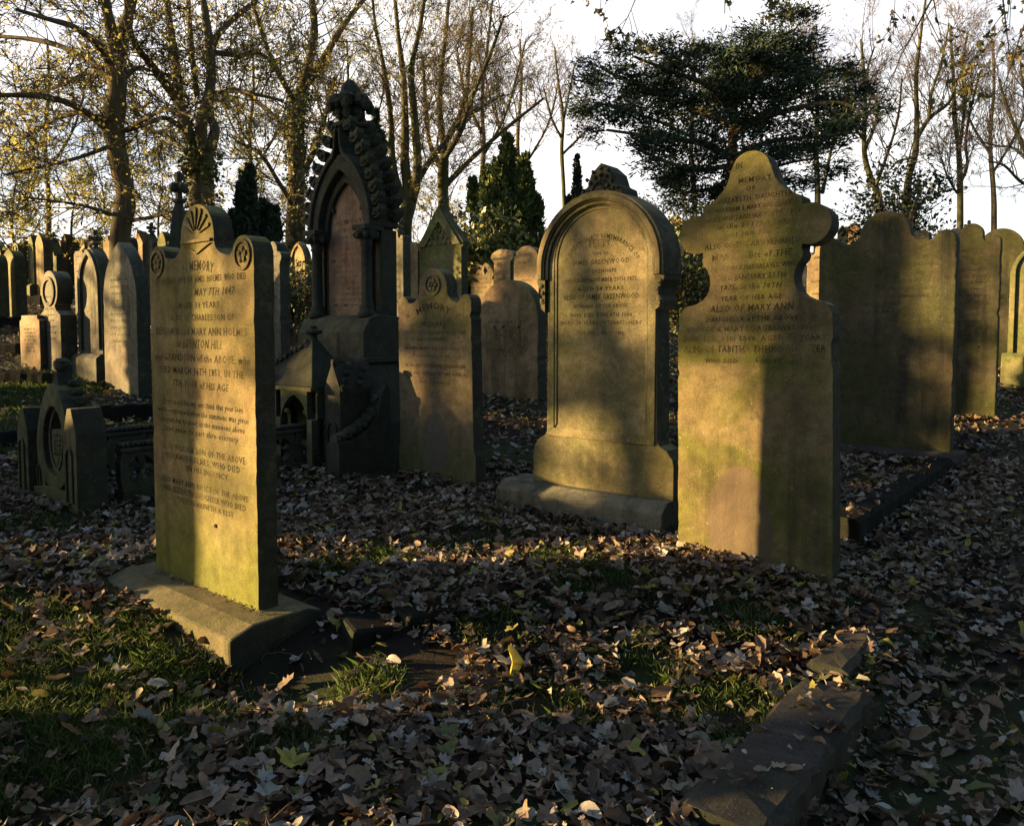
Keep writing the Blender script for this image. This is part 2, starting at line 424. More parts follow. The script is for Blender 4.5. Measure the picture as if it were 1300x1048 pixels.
# ================================================================== HERO GRAVESTONES
YAW = -math.radians(38.5)
def place(ul, ur, vf, yawdeg=38.5, t=.12):
    c, yaw, w, loc = spot(ul, ur, vf, yawdeg, None, t); return c, yaw, w
# --- A : fan crested stone on a chamfered base (left foreground)
def stone_fan():
    yaw = -math.radians(40); R, D = yaxis(yaw)
    P = Vector((-1.079, 3.297, 0)); c = P - R * .46 + D * .048
    o = empty('gravestone', (c.x, c.y, .0), yaw, 'tall gold-and-green gravestone with fan-carved crest and round shoulders on a chamfered base', 'gravestone', lean=(0, math.radians(.4)))
    half = arcp(0, 1.63, .146, 90, 0, 12) + [(.147, 1.60)] + arcp(.29, 1.60, .141, 180, 262, 7, .066) + arcp(.375, 1.53, .083, 165, 0, 12)
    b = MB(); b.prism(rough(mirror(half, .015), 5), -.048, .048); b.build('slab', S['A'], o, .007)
    # carved crest: fan flutes, mitred panel, lettering band, shoulder rosettes
    cr = MB()
    for i in range(7):
        a = math.radians(22 + i * 22.7); r0, r1 = .03, .118
        da = .075
        pts = [(r0 * math.cos(a), 1.635 + r0 * math.sin(a)), (r1 * math.cos(a - da), 1.635 + r1 * math.sin(a - da)), (r1 * 1.08 * math.cos(a), 1.635 + r1 * 1.08 * math.sin(a)), (r1 * math.cos(a + da), 1.635 + r1 * math.sin(a + da))]
        cr.prism(pts, -.056, -.047)
    cr.prism([(-.13, 1.605), (.13, 1.605), (.13, 1.618), (-.13, 1.618)], -.060, -.047)
    for s in (-1, 1):
        cr.prism([(s * .13, 1.597), (s * .112, 1.597), (s * .001, 1.552), (s * .001, 1.563)], -.056, -.047)
        ring = arcp(s * .375, 1.53, .066, 0, 360, 18); inner = arcp(s * .375, 1.53, .052, 0, 360, 18)
        ring[-1] = ring[0]; inner[-1] = inner[0]
        cr.ring(ring, inner, -.056, -.047)
        for k in range(5):
            a = k * 2 * PI / 5 + .3; cr.blob((s * .375 + .024 * math.cos(a), -.049, 1.53 + .024 * math.sin(a)), (.015, .008, .015), 6, k)
    cr.build('crest_carving', S['A'], o)
    L = [('IN MEMORY', 0, 1.482, .046, .27, 0, .5),
         ('OF  HANNAH  WIFE  OF  JAMES  HOLMES  WHO  DIED', 0, 1.372, .030, .80, 0, 0), ('MAY 7TH 1847', .14, 1.303, .034, .34, .2, 0),
         ('AGED 33 YEARS', .0, 1.24, .028, .36, 0, 0), ('ALSO OF CHARLES SON OF', .02, 1.175, .03, .56, 0, 0),
         ('BENJAMIN and MARY ANN HOLMES', .0, 1.10, .036, .80, 0, 0), ('of BRUNTON HILL', .0, 1.032, .042, .40, .25, 0),
         ('and GRANDSON of the ABOVE, who', .0, .962, .036, .84, .1, 0), ('DIED MARCH 16TH 1851, IN THE', .0, .893, .034, .74, 0, 0),
         ('7TH YEAR of HIS AGE', .0, .822, .034, .50, .15, 0),
         ('Oh weep not for me, nor think that your love', 0, .725, .028, .72, .2, 0), ('was poorly repaid when the summons was given', 0, .675, .028, .80, .2, 0),
         ('we part but to meet in the mansions above', 0, .625, .028, .74, .2, 0), ('and never to part thro eternity', 0, .575, .028, .64, .2, 0),
         ('ALSO WILLIAM SON OF THE ABOVE', 0, .475, .030, .74, 0, 0), ('BENJAMIN HOLMES, WHO DIED', 0, .425, .030, .66, 0, 0), ('IN HIS INFANCY', .05, .375, .028, .36, 0, 0),
         ('ALSO MARY ANN RELICT OF THE ABOVE', 0, .290, .028, .78, 0, 0), ('AND ELIZABETH DAUGHTER WHO DIED', 0, .242, .028, .74, 0, 0), ('THERE REMAINETH A REST', .02, .194, .026, .5, 0, 0)]
    dz = .07
    L = [(a, x, (z * .88 + .22) if z < 1.4 else z, h, w, s, r) for (a, x, z, h, w, s, r) in L]
    textmesh(L, 'inscription', INK, o, -.0492)
    bb = MB(); bb.profile([(-.255, -.30), (.19, -.30), (.19, -.01), (.12, .016), (-.15, .016), (-.255, -.02)], -.60, .58)
    bb.build('plinth', S['AB'], o, .012)
    h = MB(); h.lathe([(.009, -.003), (.009, .004)], (0, 0), 10)
    ho = h.build('drill_hole', S['bk'], o); ho.rotation_euler = (PI / 2, 0, 0); ho.location = (.12, -.049, .33)
stone_fan()
# --- C : cross-shaped lobed stone
def stone_cross():
    yaw = YAW; R, D = yaxis(yaw); P = Vector((1.538, 3.718, 0)); c = P - R * .405 + D * .062
    o = empty('gravestone', (c.x, c.y, 0), yaw, 'tall trefoil-lobed cross-shaped gravestone on a broad block, half in shadow, beside the path kerb', 'gravestone', lean=(math.radians(-.5), math.radians(-1.2)))
    half = arcp(0, 2.02, .098, 90, 12, 8, .09) + [(.105, 2.02), (.112, 1.995), (.122, 1.965), (.142, 1.933), (.176, 1.898), (.215, 1.872), (.252, 1.858), (.258, 1.845), (.256, 1.812)]
    half += arcp(.290, 1.718, .104, 112, -108, 18, .100) + [(.255, 1.60), (.262, 1.578)] + arcp(.305, 1.465, .088, 125, 235, 9, .108) + [(.29, 1.358), (.315, 1.35), (.35, 1.343), (.375, 1.325), (.398, 1.285), (.402, 1.20), (.405, 0)]
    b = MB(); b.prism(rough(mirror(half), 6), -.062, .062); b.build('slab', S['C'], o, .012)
    L = [('IN', -.06, 2.03, .03, .035, 0, 0), ('MEMORY', .02, 1.955, .028, .17, 0, 0), ('OF', 0, 1.915, .022, .05, 0, 0),
         ('ELIZABETH, DAUGHTER', .02, 1.865, .026, .38, 0, 0), ('OF ABRAHAM & MARY HARGREAVES', 0, 1.82, .024, .46, 0, 0), ('who DIED JANUARY 3RD 1861', .0, 1.775, .024, .50, .2, 0), ('in the 25TH YEAR', .0, 1.735, .024, .36, .2, 0), ('OF HER AGE', 0, 1.69, .022, .22, 0, 0),
         ('ALSO OF THE ABOVENAMED', 0, 1.635, .030, .50, .1, 0), ('MARY, relict of THE', .0, 1.575, .032, .42, .1, 0), ('LATE GEORGE HARGREAVES, WHO', .0, 1.52, .026, .46, 0, 0), ('DIED JANUARY 25TH', .0, 1.47, .028, .36, .1, 0), ('1875, in the 70TH', .0, 1.42, .028, .32, .2, 0), ('YEAR OF HER AGE', 0, 1.365, .026, .32, 0, 0),
         ('ALSO OF MARY ANN', .0, 1.31, .034, .44, .15, 0), ('DAUGHTER of THE ABOVE', .0, 1.258, .025, .48, 0, 0), ('GEORGE & MARY HARGREAVES, WHO', .0, 1.208, .027, .70, 0, 0), ('DIED FEB. 9TH 1880, AGED 50 YEARS', 0, 1.158, .027, .74, 0, 0),
         ('ALSO OF TABITHA THEIR DAUGHTER', .0, 1.10, .036, .74, .05, 0), ('WHO DIED', -.16, 1.045, .024, .18, 0, 0), ('AGED 57 YEARS', .14, 1.045, .022, .24, 0, 0)]
    textmesh(L, 'inscription', INK, o, -.0635)
stone_cross()
# --- B : round arched stone with hood moulding
def stone_arch():
    yaw = YAW; R, D = yaxis(yaw); P = Vector((.897, 4.589, 0)); c = P - R * .632 + D * .17
    cx = .115   # carved stone centred a little right of plinth centre
    o = empty('gravestone', (c.x, c.y, .0), yaw, 'large round-arched gravestone with hood moulding and leafy crest on a wide stepped plinth', 'gravestone')
    yf = -.07
    def P2(pts): return [(x + cx, z) for x, z in pts]
    a = .405; top = 2.04; zs = top - a - .02
    body = mirror(arcp(0, zs, a, 90, 0, 20) + [(a, 1.5), (.412, .54), (.43, .515), (.475, .49), (.515, .44), (.525, .405), (.525, .19)], .19)
    b = MB(); b.prism(P2(body), yf, .09); b.build('slab', S['B'], o, .006)
    # frame: raised border round a sunk inscription panel
    pw = .345; zc = zs + .03
    outer = arcp(0, zs, a - .012, 0, 180, 26); inner = arcp(0, zc, pw, 0, 180, 26)
    pin = [(pw, .575)] + inner + [(-pw, .575)]; pout = [(a - .012, .53)] + outer + [(-(a - .012), .53)]
    pout = [(pw + .055, .52)] + [(pw + .055 if i == 0 else x, z) for i, (x, z) in enumerate(outer)] + [(-pw - .055, .52)]
    fr = MB(); fr.ring(P2(pout), P2(pin), yf - .012, yf + .001)
    p2 = [(pw - .001, .572)] + arcp(0, zc, pw - .001, 0, 180, 26) + [(-pw + .001, .572)]; p3 = [(pw - .018, .60)] + arcp(0, zc, pw - .018, 0, 180, 26) + [(-pw + .018, .60)]
    fr.box(-pw - .055 + cx, pw + .055 + cx, yf - .012, yf + .001, .515, .572)
    fr.build('frame_moulding', S['B'], o, .005)
    fr2 = MB(); fr2.ring(P2(p2), P2(p3), yf - .007, yf + .001)
    fr2.build('inner_bead', S['B'], o, .003)
    # hood moulding of three stepped rolls
    hd = MB(); hz = zs - .07
    def path(r): return [(r, hz)] + arcp(0, zs, r, 0, 180, 34) + [(-r, hz)]
    hd.ring(P2(path(a + .062)), P2(path(a + .002)), -.115, .125)
    hd.ring(P2(path(a + .044)), P2(path(a + .012)), -.130, -.114)
    hd.ring(P2(path(a + .001)), P2(path(a - .022)), -.102, -.069)
    hd.build('hood_moulding', S['B'], o, .006)
    for s in (-1, 1):
        k = MB(); x0 = cx + s * (a + .0)
        k.prism([(x0, hz - .002), (x0 + s * .062, hz - .002), (x0 + s * .058, hz - .03), (x0 + s * .028, hz - .075), (x0 + s * .02, hz - .12), (x0 + s * .036, hz - .15), (x0 + s * .03, hz - .19), (x0, hz - .21)], -.105, .115)
        for i, (dx, dz, r) in enumerate(((.03, -.04, .018), (.018, -.085, .016), (.024, -.14, .02))): k.blob((x0 + s * dx, -.106, hz + dz), (r, .012, r), 8, i)
        k.build('label_stop', S['B'], o, .004)
    # crest with acanthus leaves
    ct = MB(); zt = zs + a + .055
    ct.prism(P2([(-.16, zt - .022), (-.15, zt + .02), (-.10, zt + .045), (-.075, zt + .12), (-.03, zt + .16), (0, zt + .185), (.03, zt + .16), (.075, zt + .12), (.10, zt + .045), (.15, zt + .02), (.16, zt - .022)]), -.07, .13)
    co = ct.build('crest', S['E'], o, .008)
    lf = MB()
    for i in range(7):
        an = math.radians(10 + i * 26.6)
        for j in range(4):
            r = .03 + .034 * j
            lf.blob((cx + r * math.cos(an) * .95, -.072, zt - .005 + r * math.sin(an) * 1.15), (.017 - .002 * j, .016, .02 - .002 * j), 7, i * 5 + j, .35)
    lf.build('leaf_carving', S['E'], co)
    pl = MB(); pl.profile([(-.20, -.3), (.22, -.3), (.22, .14), (.15, .192), (-.125, .192), (-.20, .135)], -.632, .632)
    pl.build('plinth', S['w4'], o, .008)
    L = [('IN AFFECTIONATE REMEMBRANCE OF', cx, 1.79, .032, .62, 0, .30), ('BETTY,', cx, 1.74, .045, .17, 0, 0), ('WIFE OF', cx, 1.685, .022, .12, 0, 0),
         ('JAMES GREENWOOD', cx, 1.63, .032, .42, 0, 0), ('OF OXENHOPE', cx, 1.575, .026, .24, 0, 0), ('WHO DIED NOVEMBER 20TH 1872,', cx, 1.52, .026, .54, 0, 0), ('AGED 58 YEARS', cx, 1.465, .025, .34, 0, 0),
         ('ALSO OF JAMES GREENWOOD', cx, 1.41, .034, .56, 0, 0), ('HUSBAND OF THE ABOVE', cx, 1.355, .025, .40, 0, 0), ('WHO DIED JUNE 4TH 1884', cx, 1.30, .025, .46, 0, 0), ('AGED 70 YEARS. INTERRED HERE', cx, 1.25, .025, .60, 0, 0), ('THY WILL BE DONE', cx, 1.185, .026, .36, 0, 0)]
    textmesh(L, 'inscription', INK2, o, yf - .0012)
stone_arch()
# --- D : Michael stone
def stone_michael():
    yaw = YAW; R, D = yaxis(yaw); P = Vector((-.29, 5.984, .03)); c = P - R * .405 + D * .06
    o = empty('gravestone', (c.x, c.y, .03), yaw, 'brown gravestone with a carved medallion lobe above arched lettering, left of the round arch', 'gravestone', lean=(math.radians(1), 0))
    half = arcp(0, 1.52, .155, 90, 0, 11) + arcp(.275, 1.50, .12, 180, 262, 7, .10) + arcp(.34, 1.40, .062, 165, 0, 9) + [(.402, 1.33), (.385, 1.30), (.40, 1.27), (.405, .26), (.425, .22), (.425, 0)]
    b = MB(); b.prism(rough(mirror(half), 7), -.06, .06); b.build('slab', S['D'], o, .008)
    m = MB()
    ro = arcp(0, 1.545, .085, 0, 360, 20); ri = arcp(0, 1.545, .068, 0, 360, 20); ro[-1] = ro[0]; ri[-1] = ri[0]
    m.ring(ro, ri, -.070, -.058)
    for i in range(6): m.blob((.035 * math.cos(i * PI / 3), -.062, 1.545 + .035 * math.sin(i * PI / 3)), (.02, .012, .02), 7, i)
    m.blob((0, -.062, 1.545), (.016, .014, .016), 7, 9)
    m.build('medallion', S['D'], o)
    L = [('MEMORY', 0, 1.355, .055, .36, 0, .34), ('IN', -.275, 1.29, .028, .04, 0, 0), ('OF', .275, 1.29, .028, .05, 0, 0), ('MICHAEL', 0, 1.225, .034, .26, 0, 0), ('SON OF JONAS & SUSANNAH FEATHER', 0, 1.16, .026, .70, 0, 0), ('OF STANBURY,', 0, 1.105, .026, .36, 0, 0), ('HE DIED MAY 3RD 1873 AGED 21', 0, 1.035, .026, .68, 0, 0), ('YEARS. ALSO OF', 0, .975, .024, .34, 0, 0),
         ('ALSO OF THE ABOVE SUSANNAH', 0, .895, .030, .66, 0, 0), ('WHO DIED APRIL 30TH 1881 AGED 62', 0, .835, .026, .70, 0, 0), ('YEARS. IN PEACE', 0, .765, .022, .34, 0, 0)]
    textmesh(L, 'inscription', INK2, o, -.0615)
stone_michael()
# --- E : tall gothic monument with shrine
def pointed(a, zs, k=1.5, n=12):
    r = a * k; cx = a - r; top = math.sqrt(r * r - cx * cx); t = math.degrees(math.atan2(top, -cx))
    right = arcp(cx, zs, r, 0, t, n); return right + [(-x, z) for x, z in right[::-1][1:]]
def gothic():
    yaw = YAW; R, D = yaxis(yaw); P = Vector((-1.172, 6.316, 0)) * 1.09; c = P - R * .38 + D * .18
    o = empty('gothic_monument', (c.x, c.y, -.06), yaw, 'soaring black gothic monument with pointed arch, crocketed gable, finial and pink inscribed panel', 'monument')
    o.scale = (1.09, 1.09, 1.09); E = S['E']
    # front plane y=-.2 ; centre x=0 ; arch spring 1.98
    b = MB()
    arch = pointed(.345, 2.0, 2.0)
    body = [(.345, 1.27)] + arch + [(-.345, 1.27)]
    b.prism(body, .0, .15); b.build('back_slab', E, o, .008)
    pn = MB(); p2 = [(.27, 1.30)] + pointed(.27, 2.02, 1.9) + [(-.27, 1.30)]; pn.prism(p2, -.03, .002); po = pn.build('panel', S['Ep'], o, .003)
    L = [('IN', 0, 2.13, .03, .04, 0, 0), ('MEMORY', 0, 2.06, .042, .34, 0, 0), ('OF THE REVEREND', 0, 2.0, .024, .34, 0, 0)]
    rg = random.Random(3)
    for i in range(13): L.append((rg.choice(LT), 0, 1.94 - i * .047, .021, rg.uniform(.34, .52), 0, 0))
    textmesh(L, 'inscription', INKP, po, -.0312)
    ar = MB()
    ar.ring([(.36, 1.98)] + pointed(.36, 2.0, 2.0) + [(-.36, 1.98)], [(.285, 1.98)] + pointed(.285, 2.0, 1.98) + [(-.285, 1.98)], -.13, .0)
    ar.build('arch', E, o, .012)
    ar2 = MB(); ar2.ring([(.28, 1.96)] + pointed(.28, 2.0, 1.96) + [(-.28, 1.96)], [(.235, 1.96)] + pointed(.235, 1.99, 2.0) + [(-.235, 1.96)], -.07, .0)
    # trefoil cusps inside
    for s in (-1, 1): ar2.prism([(s * .26, 2.18), (s * .16, 2.16), (s * .175, 2.21), (s * .15, 2.26), (s * .235, 2.30)], -.06, -.02)
    ar2.build('inner_order', E, o, .008)
    # ogee hood rising to the finial
    hd = MB()
    ctr = pointed(.362, 2.0, 2.0); half = [p for p in ctr if p[0] >= 0]
    rightline = half + [(.03, half[-1][1] + .06), (.015, half[-1][1] + .22)]
    def off(pts, d):
        return [(x + d * (1 if x > .05 else .6), z + d * .5) for x, z in pts]
    for s in (-1, 1):
        o1 = [(s * x, z) for x, z in off(rightline, .035)]; i1 = [(s * x, z) for x, z in rightline]
        hd.ring(o1, i1, -.155, .16)
    hd.build('hood_moulding', E, o, .008)
    # gable block behind the ogee
    gb = MB(); zt = half[-1][1]
    gb.prism([(-.35, 2.02), (.35, 2.02), (.29, 2.36), (.16, 2.62), (.08, 2.86), (-.08, 2.86), (-.16, 2.62), (-.29, 2.36)], .02, .145)
    gb.build('gable', E, o, .01)
    # crockets on each slope, front and back edge
    cr = MB(); k = 0
    for s in (-1, 1):
        for i in range(8):
            t = i / 7; x = .335 * (1 - t ** 1.7) + .075; z = 2.10 + .74 * t
            for yy in (-.09, .10):
                if s < 0 and yy < -.1: continue
                k += 1
                hk = [(-.03, -.03), (.02, -.035), (.06, -.012), (.082, .025), (.074, .058), (.05, .062), (.044, .04), (.022, .03), (.0, .045), (-.03, .03)]
                cr.prism([(s * (x + a_ * 1.0), z + b_ * 1.15) for a_, b_ in hk], yy - .03, yy + .03)
                cr.blob((s * (x + .055), yy - .034, z + .03), (.022, .014, .026), 7, k, .4); cr.blob((s * (x + .055), yy + .034, z + .03), (.022, .014, .026), 7, k + 50, .4); cr.blob((s * (x + .01), yy - .036, z), (.03, .016, .02), 7, k + 90, .4)
    cr.build('crockets', E, o, .005)
    fn = MB(); fz = 2.83
    fn.lathe([(.10, fz - .05), (.07, fz), (.125, fz + .03), (.125, fz + .055), (.06, fz + .07), (.07, fz + .17), (.10, fz + .26), (.05, fz + .34)], (0, .0), 10)
    for i in range(6):
        a = i * PI / 3; fn.blob((.13 * math.cos(a), .11 * math.sin(a), fz + .23), (.075, .06, .06), 8, i, .3); fn.blob((.185 * math.cos(a), .15 * math.sin(a), fz + .20), (.04, .035, .06), 7, i + 9, .3)
        fn.blob((.09 * math.cos(a), .09 * math.sin(a), fz + .13), (.035, .035, .06), 7, i + 19, .3)
    fn.lathe([(.05, fz + .24), (.085, fz + .30), (.075, fz + .35), (.04, fz + .40), (.01, fz + .42)], (0, 0), 9)
    fn.build('finial', E, o, 0)
    # columns with capitals and bases
    for s in (-1, 1):
        cm = MB(); cm.lathe([(.075, 1.28), (.075, 1.32), (.058, 1.33), (.062, 1.36), (.045, 1.39), (.042, 1.84), (.055, 1.85), (.045, 1.87), (.075, 1.95), (.082, 1.98)], (s * .315, -.12), 14)
        co = cm.build('column', E, o, 0, True)
        lf = MB()
        for i in range(8):
            a = i * PI / 4; lf.blob((s * .315 + .075 * math.cos(a), -.12 + .075 * math.sin(a), 1.935), (.028, .028, .035), 7, i, .35)
        lf.build('leaf_capital', E, co)
        im = MB(); im.box(s * .315 - .08, s * .315 + .08, -.20, -.001, 1.975, 2.015); im.build('abacus', E, co, .005)
        pr = MB(); pr.box(min(s * .345, s * .385), max(s * .345, s * .385), -.02, .148, 1.26, 1.99); pr.build('pier', E, o, .008)
    # weathered pedestal, lower stages
    pd = MB(); pd.profile([(-.25, .95), (.19, .95), (.19, 1.28), (-.10, 1.30), (-.18, 1.27), (-.25, 1.16)], -.42, .42)
    pd.build('pedestal', S['E2'], o, .008)
    cn = MB(); cn.box(-.50, .48, -.28, .22, .918, .955); cn.build('cornice', E, o, .006)
    lw = MB(); lw.prism([(-.56, -.3), (.66, -.3), (.66, .45), (.56, .70), (.44, .92), (-.44, .92), (-.50, .72), (-.56, .5)], -.24, .21)
    lw.build('lower_stage', E, o, .01)
    # shrine in front : two arches under a steep roof
    sh = MB(); y0, y1 = -.72, -.28; X = [-.56, -.50, -.20, -.13, .17, .23]
    sx0 = -.52
    for x in (-.54, -.19, .20): sh.box(x - .03, x + .03, y0, y0 + .07, -.1, .50); sh.box(x - .03, x + .03, y1 - .09, y1 - .02, -.1, .50)
    for a0, a1 in ((-.51, -.22), (-.16, .17)):
        cxx = (a0 + a1) / 2; aw = (a1 - a0) / 2
        ip = [(a0, .42)] + [(x + cxx, z) for x, z in pointed(aw, .46, 1.4, 8)[::-1]] + [(a1, .42)]
        op = [(a0 - .001, .42)] + [(cxx - aw + (2 * aw) * i / (len(ip) - 3), .72) for i in range(len(ip) - 2)] + [(a1 + .001, .42)]
        sh.ring(op, ip, y0 + .005, y0 + .06)
        for s in (-1, 1): sh.blob((cxx + s * aw * .72, y0 + .03, .55), (.035, .02, .02), 7, 3, .1)
    sh.box(-.58, .24, y0 - .01, y1, .715, .745)
    sh.box(-.57, .23, y1 - .03, y1 - .001, -.1, .72)
    sh.box(-.575, -.555, y0 + .05, y1, .5, .72); sh.box(.215, .235, y0 + .05, y1, .5, .72)
    sh.v = [(x + .14, y, z) for x, y, z in sh.v]; sh.build('shrine_arcade', S['M'], o, .005)
    rf = MB(); rf.add([(-.58, y0, .747), (.24, y0, .747), (.24, y1, .747), (-.58, y1, .747), (-.06, y0 + .20, 1.10), (-.01, y0 + .20, 1.10), (-.01, y0 + .26, 1.10), (-.06, y0 + .26, 1.10)],
                      [(3, 2, 1, 0), (0, 1, 5, 4), (1, 2, 6, 5), (2, 3, 7, 6), (3, 0, 4, 7), (4, 5, 6, 7)])
    rf.lathe([(.035, 1.09), (.03, 1.14), (.075, 1.15), (.07, 1.175), (.03, 1.18), (.03, 1.21)], (-.035, y0 + .23), 8)
    rf.v = [(x + .14, y, z) for x, y, z in rf.v]; rf.build('shrine_roof', E, o, .006)
    cv = MB()
    for i in range(12):
        t = i / 11; cv.blob((-.56 + .50 * t, y0 + .04 + .14 * t, .79 + .28 * t), (.035, .03, .035), 7, i, .4)
    for i in range(6): cv.blob((-.52 + .05 * i, y0 - .01, .80 + .02 * (i % 2)), (.03, .02, .035), 7, i + 40, .4)
    cv.v = [(x + .14, y, z) for x, y, z in cv.v]; cv.build('shrine_crockets', E, o)
    gbk = MB(); gbk.prism([(.26, -.1), (.44, -.1), (.44, .74), (.35, .93), (.26, .74)], -.62, -.27)
    ip = [(.395, .06)] + [(x + .35, z) for x, z in pointed(.045, .42, 1.5, 6)] + [(.305, .06)]; opn = [(.41, .05)] + [(x + .35, z) for x, z in pointed(.06, .42, 1.5, 6)] + [(.29, .05)]
    gbk.ring(opn, ip, -.635, -.618)
    for i in range(8): gbk.blob((.35 + .10 * (i / 7), -.60 + .3 * ((i * 3) % 7) / 7, .93 - .19 * i / 7), (.03, .03, .03), 7, i + 70, .3)
    gbk.v = [(x + .14, y, z) for x, y, z in gbk.v]; gbk.build('pinnacled_buttress', E, o, .006)
    # scrolled wing on the right end of the plot rail
    wg = MB(); wg.profile([(-.74, -.15), (-.242, -.15), (-.242, .74), (-.28, .76), (-.32, .70), (-.36, .54), (-.44, .44), (-.55, .38), (-.74, .35)], .57, .71)
    for i in range(9):
        t = i / 8; wg.blob((.64, -.33 - .38 * t, .64 - .27 * t ** .5), (.06, .035, .045), 8, i + 90, .3)
    wg.build('scroll_wing', E, o, .008)
    # effigy-like drapery / rubble inside the shrine
    rb = MB()
    for i in range(16): rb.blob((-.5 + .045 * i, -.62 + .05 * ((i * 5) % 4), .12 + .04 * ((i * 7) % 5) / 2), (.06, .05, .05), 8, i + 130, .35)
    rb.build('carved_figure_rubble', S['w4'], o)
    return c
gothic()
# --- M : gothic foot marker with shield in a pointed ring
def footmarker():
    yaw = YAW; R, D = yaxis(yaw); P = Vector((-2.818, 5.13, .0)); c = P - R * .49 + D * .09
    o = empty('footstone', (c.x, c.y, .0), yaw, 'low mossy gothic footstone with a shield inside a pointed ring between two buttresses, far left', 'gravestone')
    M_ = S['M']
    b = MB()
    # pierced gable: ring between gable outline and pointed-oval opening
    zc = .43; n = 28
    inn = []; out = []
    for i in range(n + 1):
        a = 2 * PI * i / n - PI / 2
        ix = .165 * math.cos(a); iz = zc + .235 * math.sin(a) * (1 + .1 * max(0, math.sin(a)))
        inn.append((ix, iz))
        s = math.sin(a); ox = .285 * math.cos(a) * (1 if s < 0 else 1 - .25 * s); oz = zc + (.33 * s if s < 0 else .42 * s ** 1.1)
        out.append((ox, oz))
    inn[-1] = inn[0]; out[-1] = out[0]
    b.ring(out, inn, -.08, .08)
    b.build('pierced_ring', M_, o, .01)
    b = MB()
    i2 = [(x * .985, zc + (z - zc) * .985) for x, z in inn]; i3 = [(x * .82, zc + (z - zc) * .86) for x, z in inn]; i2[-1] = i2[0]; i3[-1] = i3[0]
    b.ring(i2, i3, -.045, .03); b.build('inner_moulding', M_, o, .006)
    s = MB(); s.prism([(-.085, .52), (.085, .52), (.088, .42), (.07, .33), (.035, .27), (0, .235), (-.035, .27), (-.07, .33), (-.088, .42)], -.05, .02)
    for i in range(7):
        for j in (-1, 0, 1):
            if i > 4 and j: continue
            s.blob((j * .042 + .012 * (i % 2), -.052, .49 - .034 * i), (.016, .008, .014), 6, i * 3 + j, .3)
    s.prism([(-.09, .32), (-.075, .335), (.0, .255), (-.01, .225), (-.03, .235)], -.03, .01)
    s.build('shield', M_, o, .004)
    for x, h in ((-.395, .66), (.395, .70)):
        q = MB(); q.prism([(x - .095, -.2), (x + .095, -.2), (x + .095, h - .16), (x + .03, h), (x - .03, h), (x - .095, h - .16)], -.13, .07)
        ip = [(x + .035, .08)] + [(p + x, z) for p, z in pointed(.035, .38, 1.6, 6)] + [(x - .035, .08)]; op = [(x + .052, .07)] + [(p + x, z) for p, z in pointed(.052, .38, 1.6, 6)] + [(x - .052, .07)]
        q.ring(op, ip, -.145, -.129)
        q.build('buttress', M_, o, .01)
    q = MB()
    for sx in (-1, 1):
        q.prism([(sx * .15, .02), (sx * .30, .02), (sx * .30, .40), (sx * .255, .44), (sx * .235, .25), (sx * .18, .16)], -.07, .07)
        for dx in (0, .045): q.prism([(sx * (.215 + dx), .06), (sx * (.23 + dx), .06), (sx * (.25 + dx), .26), (sx * (.235 + dx), .22)], -.085, -.069)
    q.prism([(-.30, -.2), (.30, -.2), (.30, .10), (0, .13), (-.30, .10)], -.10, .10)
    q.build('sill', M_, o, .008)
    t = MB(); t.prism([(-.06, .80), (.06, .80), (.035, .88), (.028, .93), (-.028, .93), (-.035, .88)], -.05, .05)
    t.blob((0, 0, .975), (.058, .06, .05), 10, 3, .15)
    for i in range(5):
        for sx in (-1, 1):
            for yy in (.045,):
                t.blob((sx * (.085 + .045 * i), yy, .85 - .062 * i), (.03, .045, .026), 8, i, .35)
    t.build('finial', S['E'], o)
    # openwork plot rail running back to the monument (a thing of its own)
    for side, lab in ((.42, 'openwork stone plot rail with roped top and pierced quatrefoils, running from footstone to gothic monument'), (-.50, 'left openwork rail of the gothic plot, behind the footstone')):
        rc = c + R * side + D * .17
        r = empty('plot_rail', (rc.x, rc.y, .02), yaw + PI / 2, lab, 'grave rail', 'openwork rails of the gothic plot')
        Lr = 1.72 if side > 0 else 1.6
        k = MB(); k.box(0, Lr, -.07, .07, -.2, .10); k.box(0, Lr, -.05, .05, .355, .385); k.build('rail_frame', S['E'], r, .008)
        rp = MB(); nn = int(Lr / .035)
        for i in range(nn): rp.blob((i * Lr / nn + .018, 0, .405), (.022, .05, .022), 7, i, .1)
        rp.build('rope_moulding', S['E'], r)
        tr = MB(); nq = int(Lr / .27)
        for i in range(nq):
            cx = (i + .5) * Lr / nq
            m_ = 16; w_ = Lr / nq / 2
            inner = arcp(cx, .228, .098, 45, 405, m_); outer = []
            for p in inner:
                dx, dz = p[0] - cx, p[1] - .228; s_ = max(abs(dx) / w_, abs(dz) / .13); outer.append((cx + dx / s_, .228 + dz / s_))
            inner[-1] = inner[0]; outer[-1] = outer[0]
            tr.ring(outer, inner, -.035, .035)
            for q_ in range(4):
                a = q_ * PI / 2; tr.prism([(cx + .098 * math.cos(a - .28), .228 + .098 * math.sin(a - .28)), (cx + .098 * math.cos(a + .28), .228 + .098 * math.sin(a + .28)), (cx + .04 * math.cos(a), .228 + .04 * math.sin(a))], -.03, .03)
        tr.build('quatrefoil_tracery', S['E'], r)
footmarker()
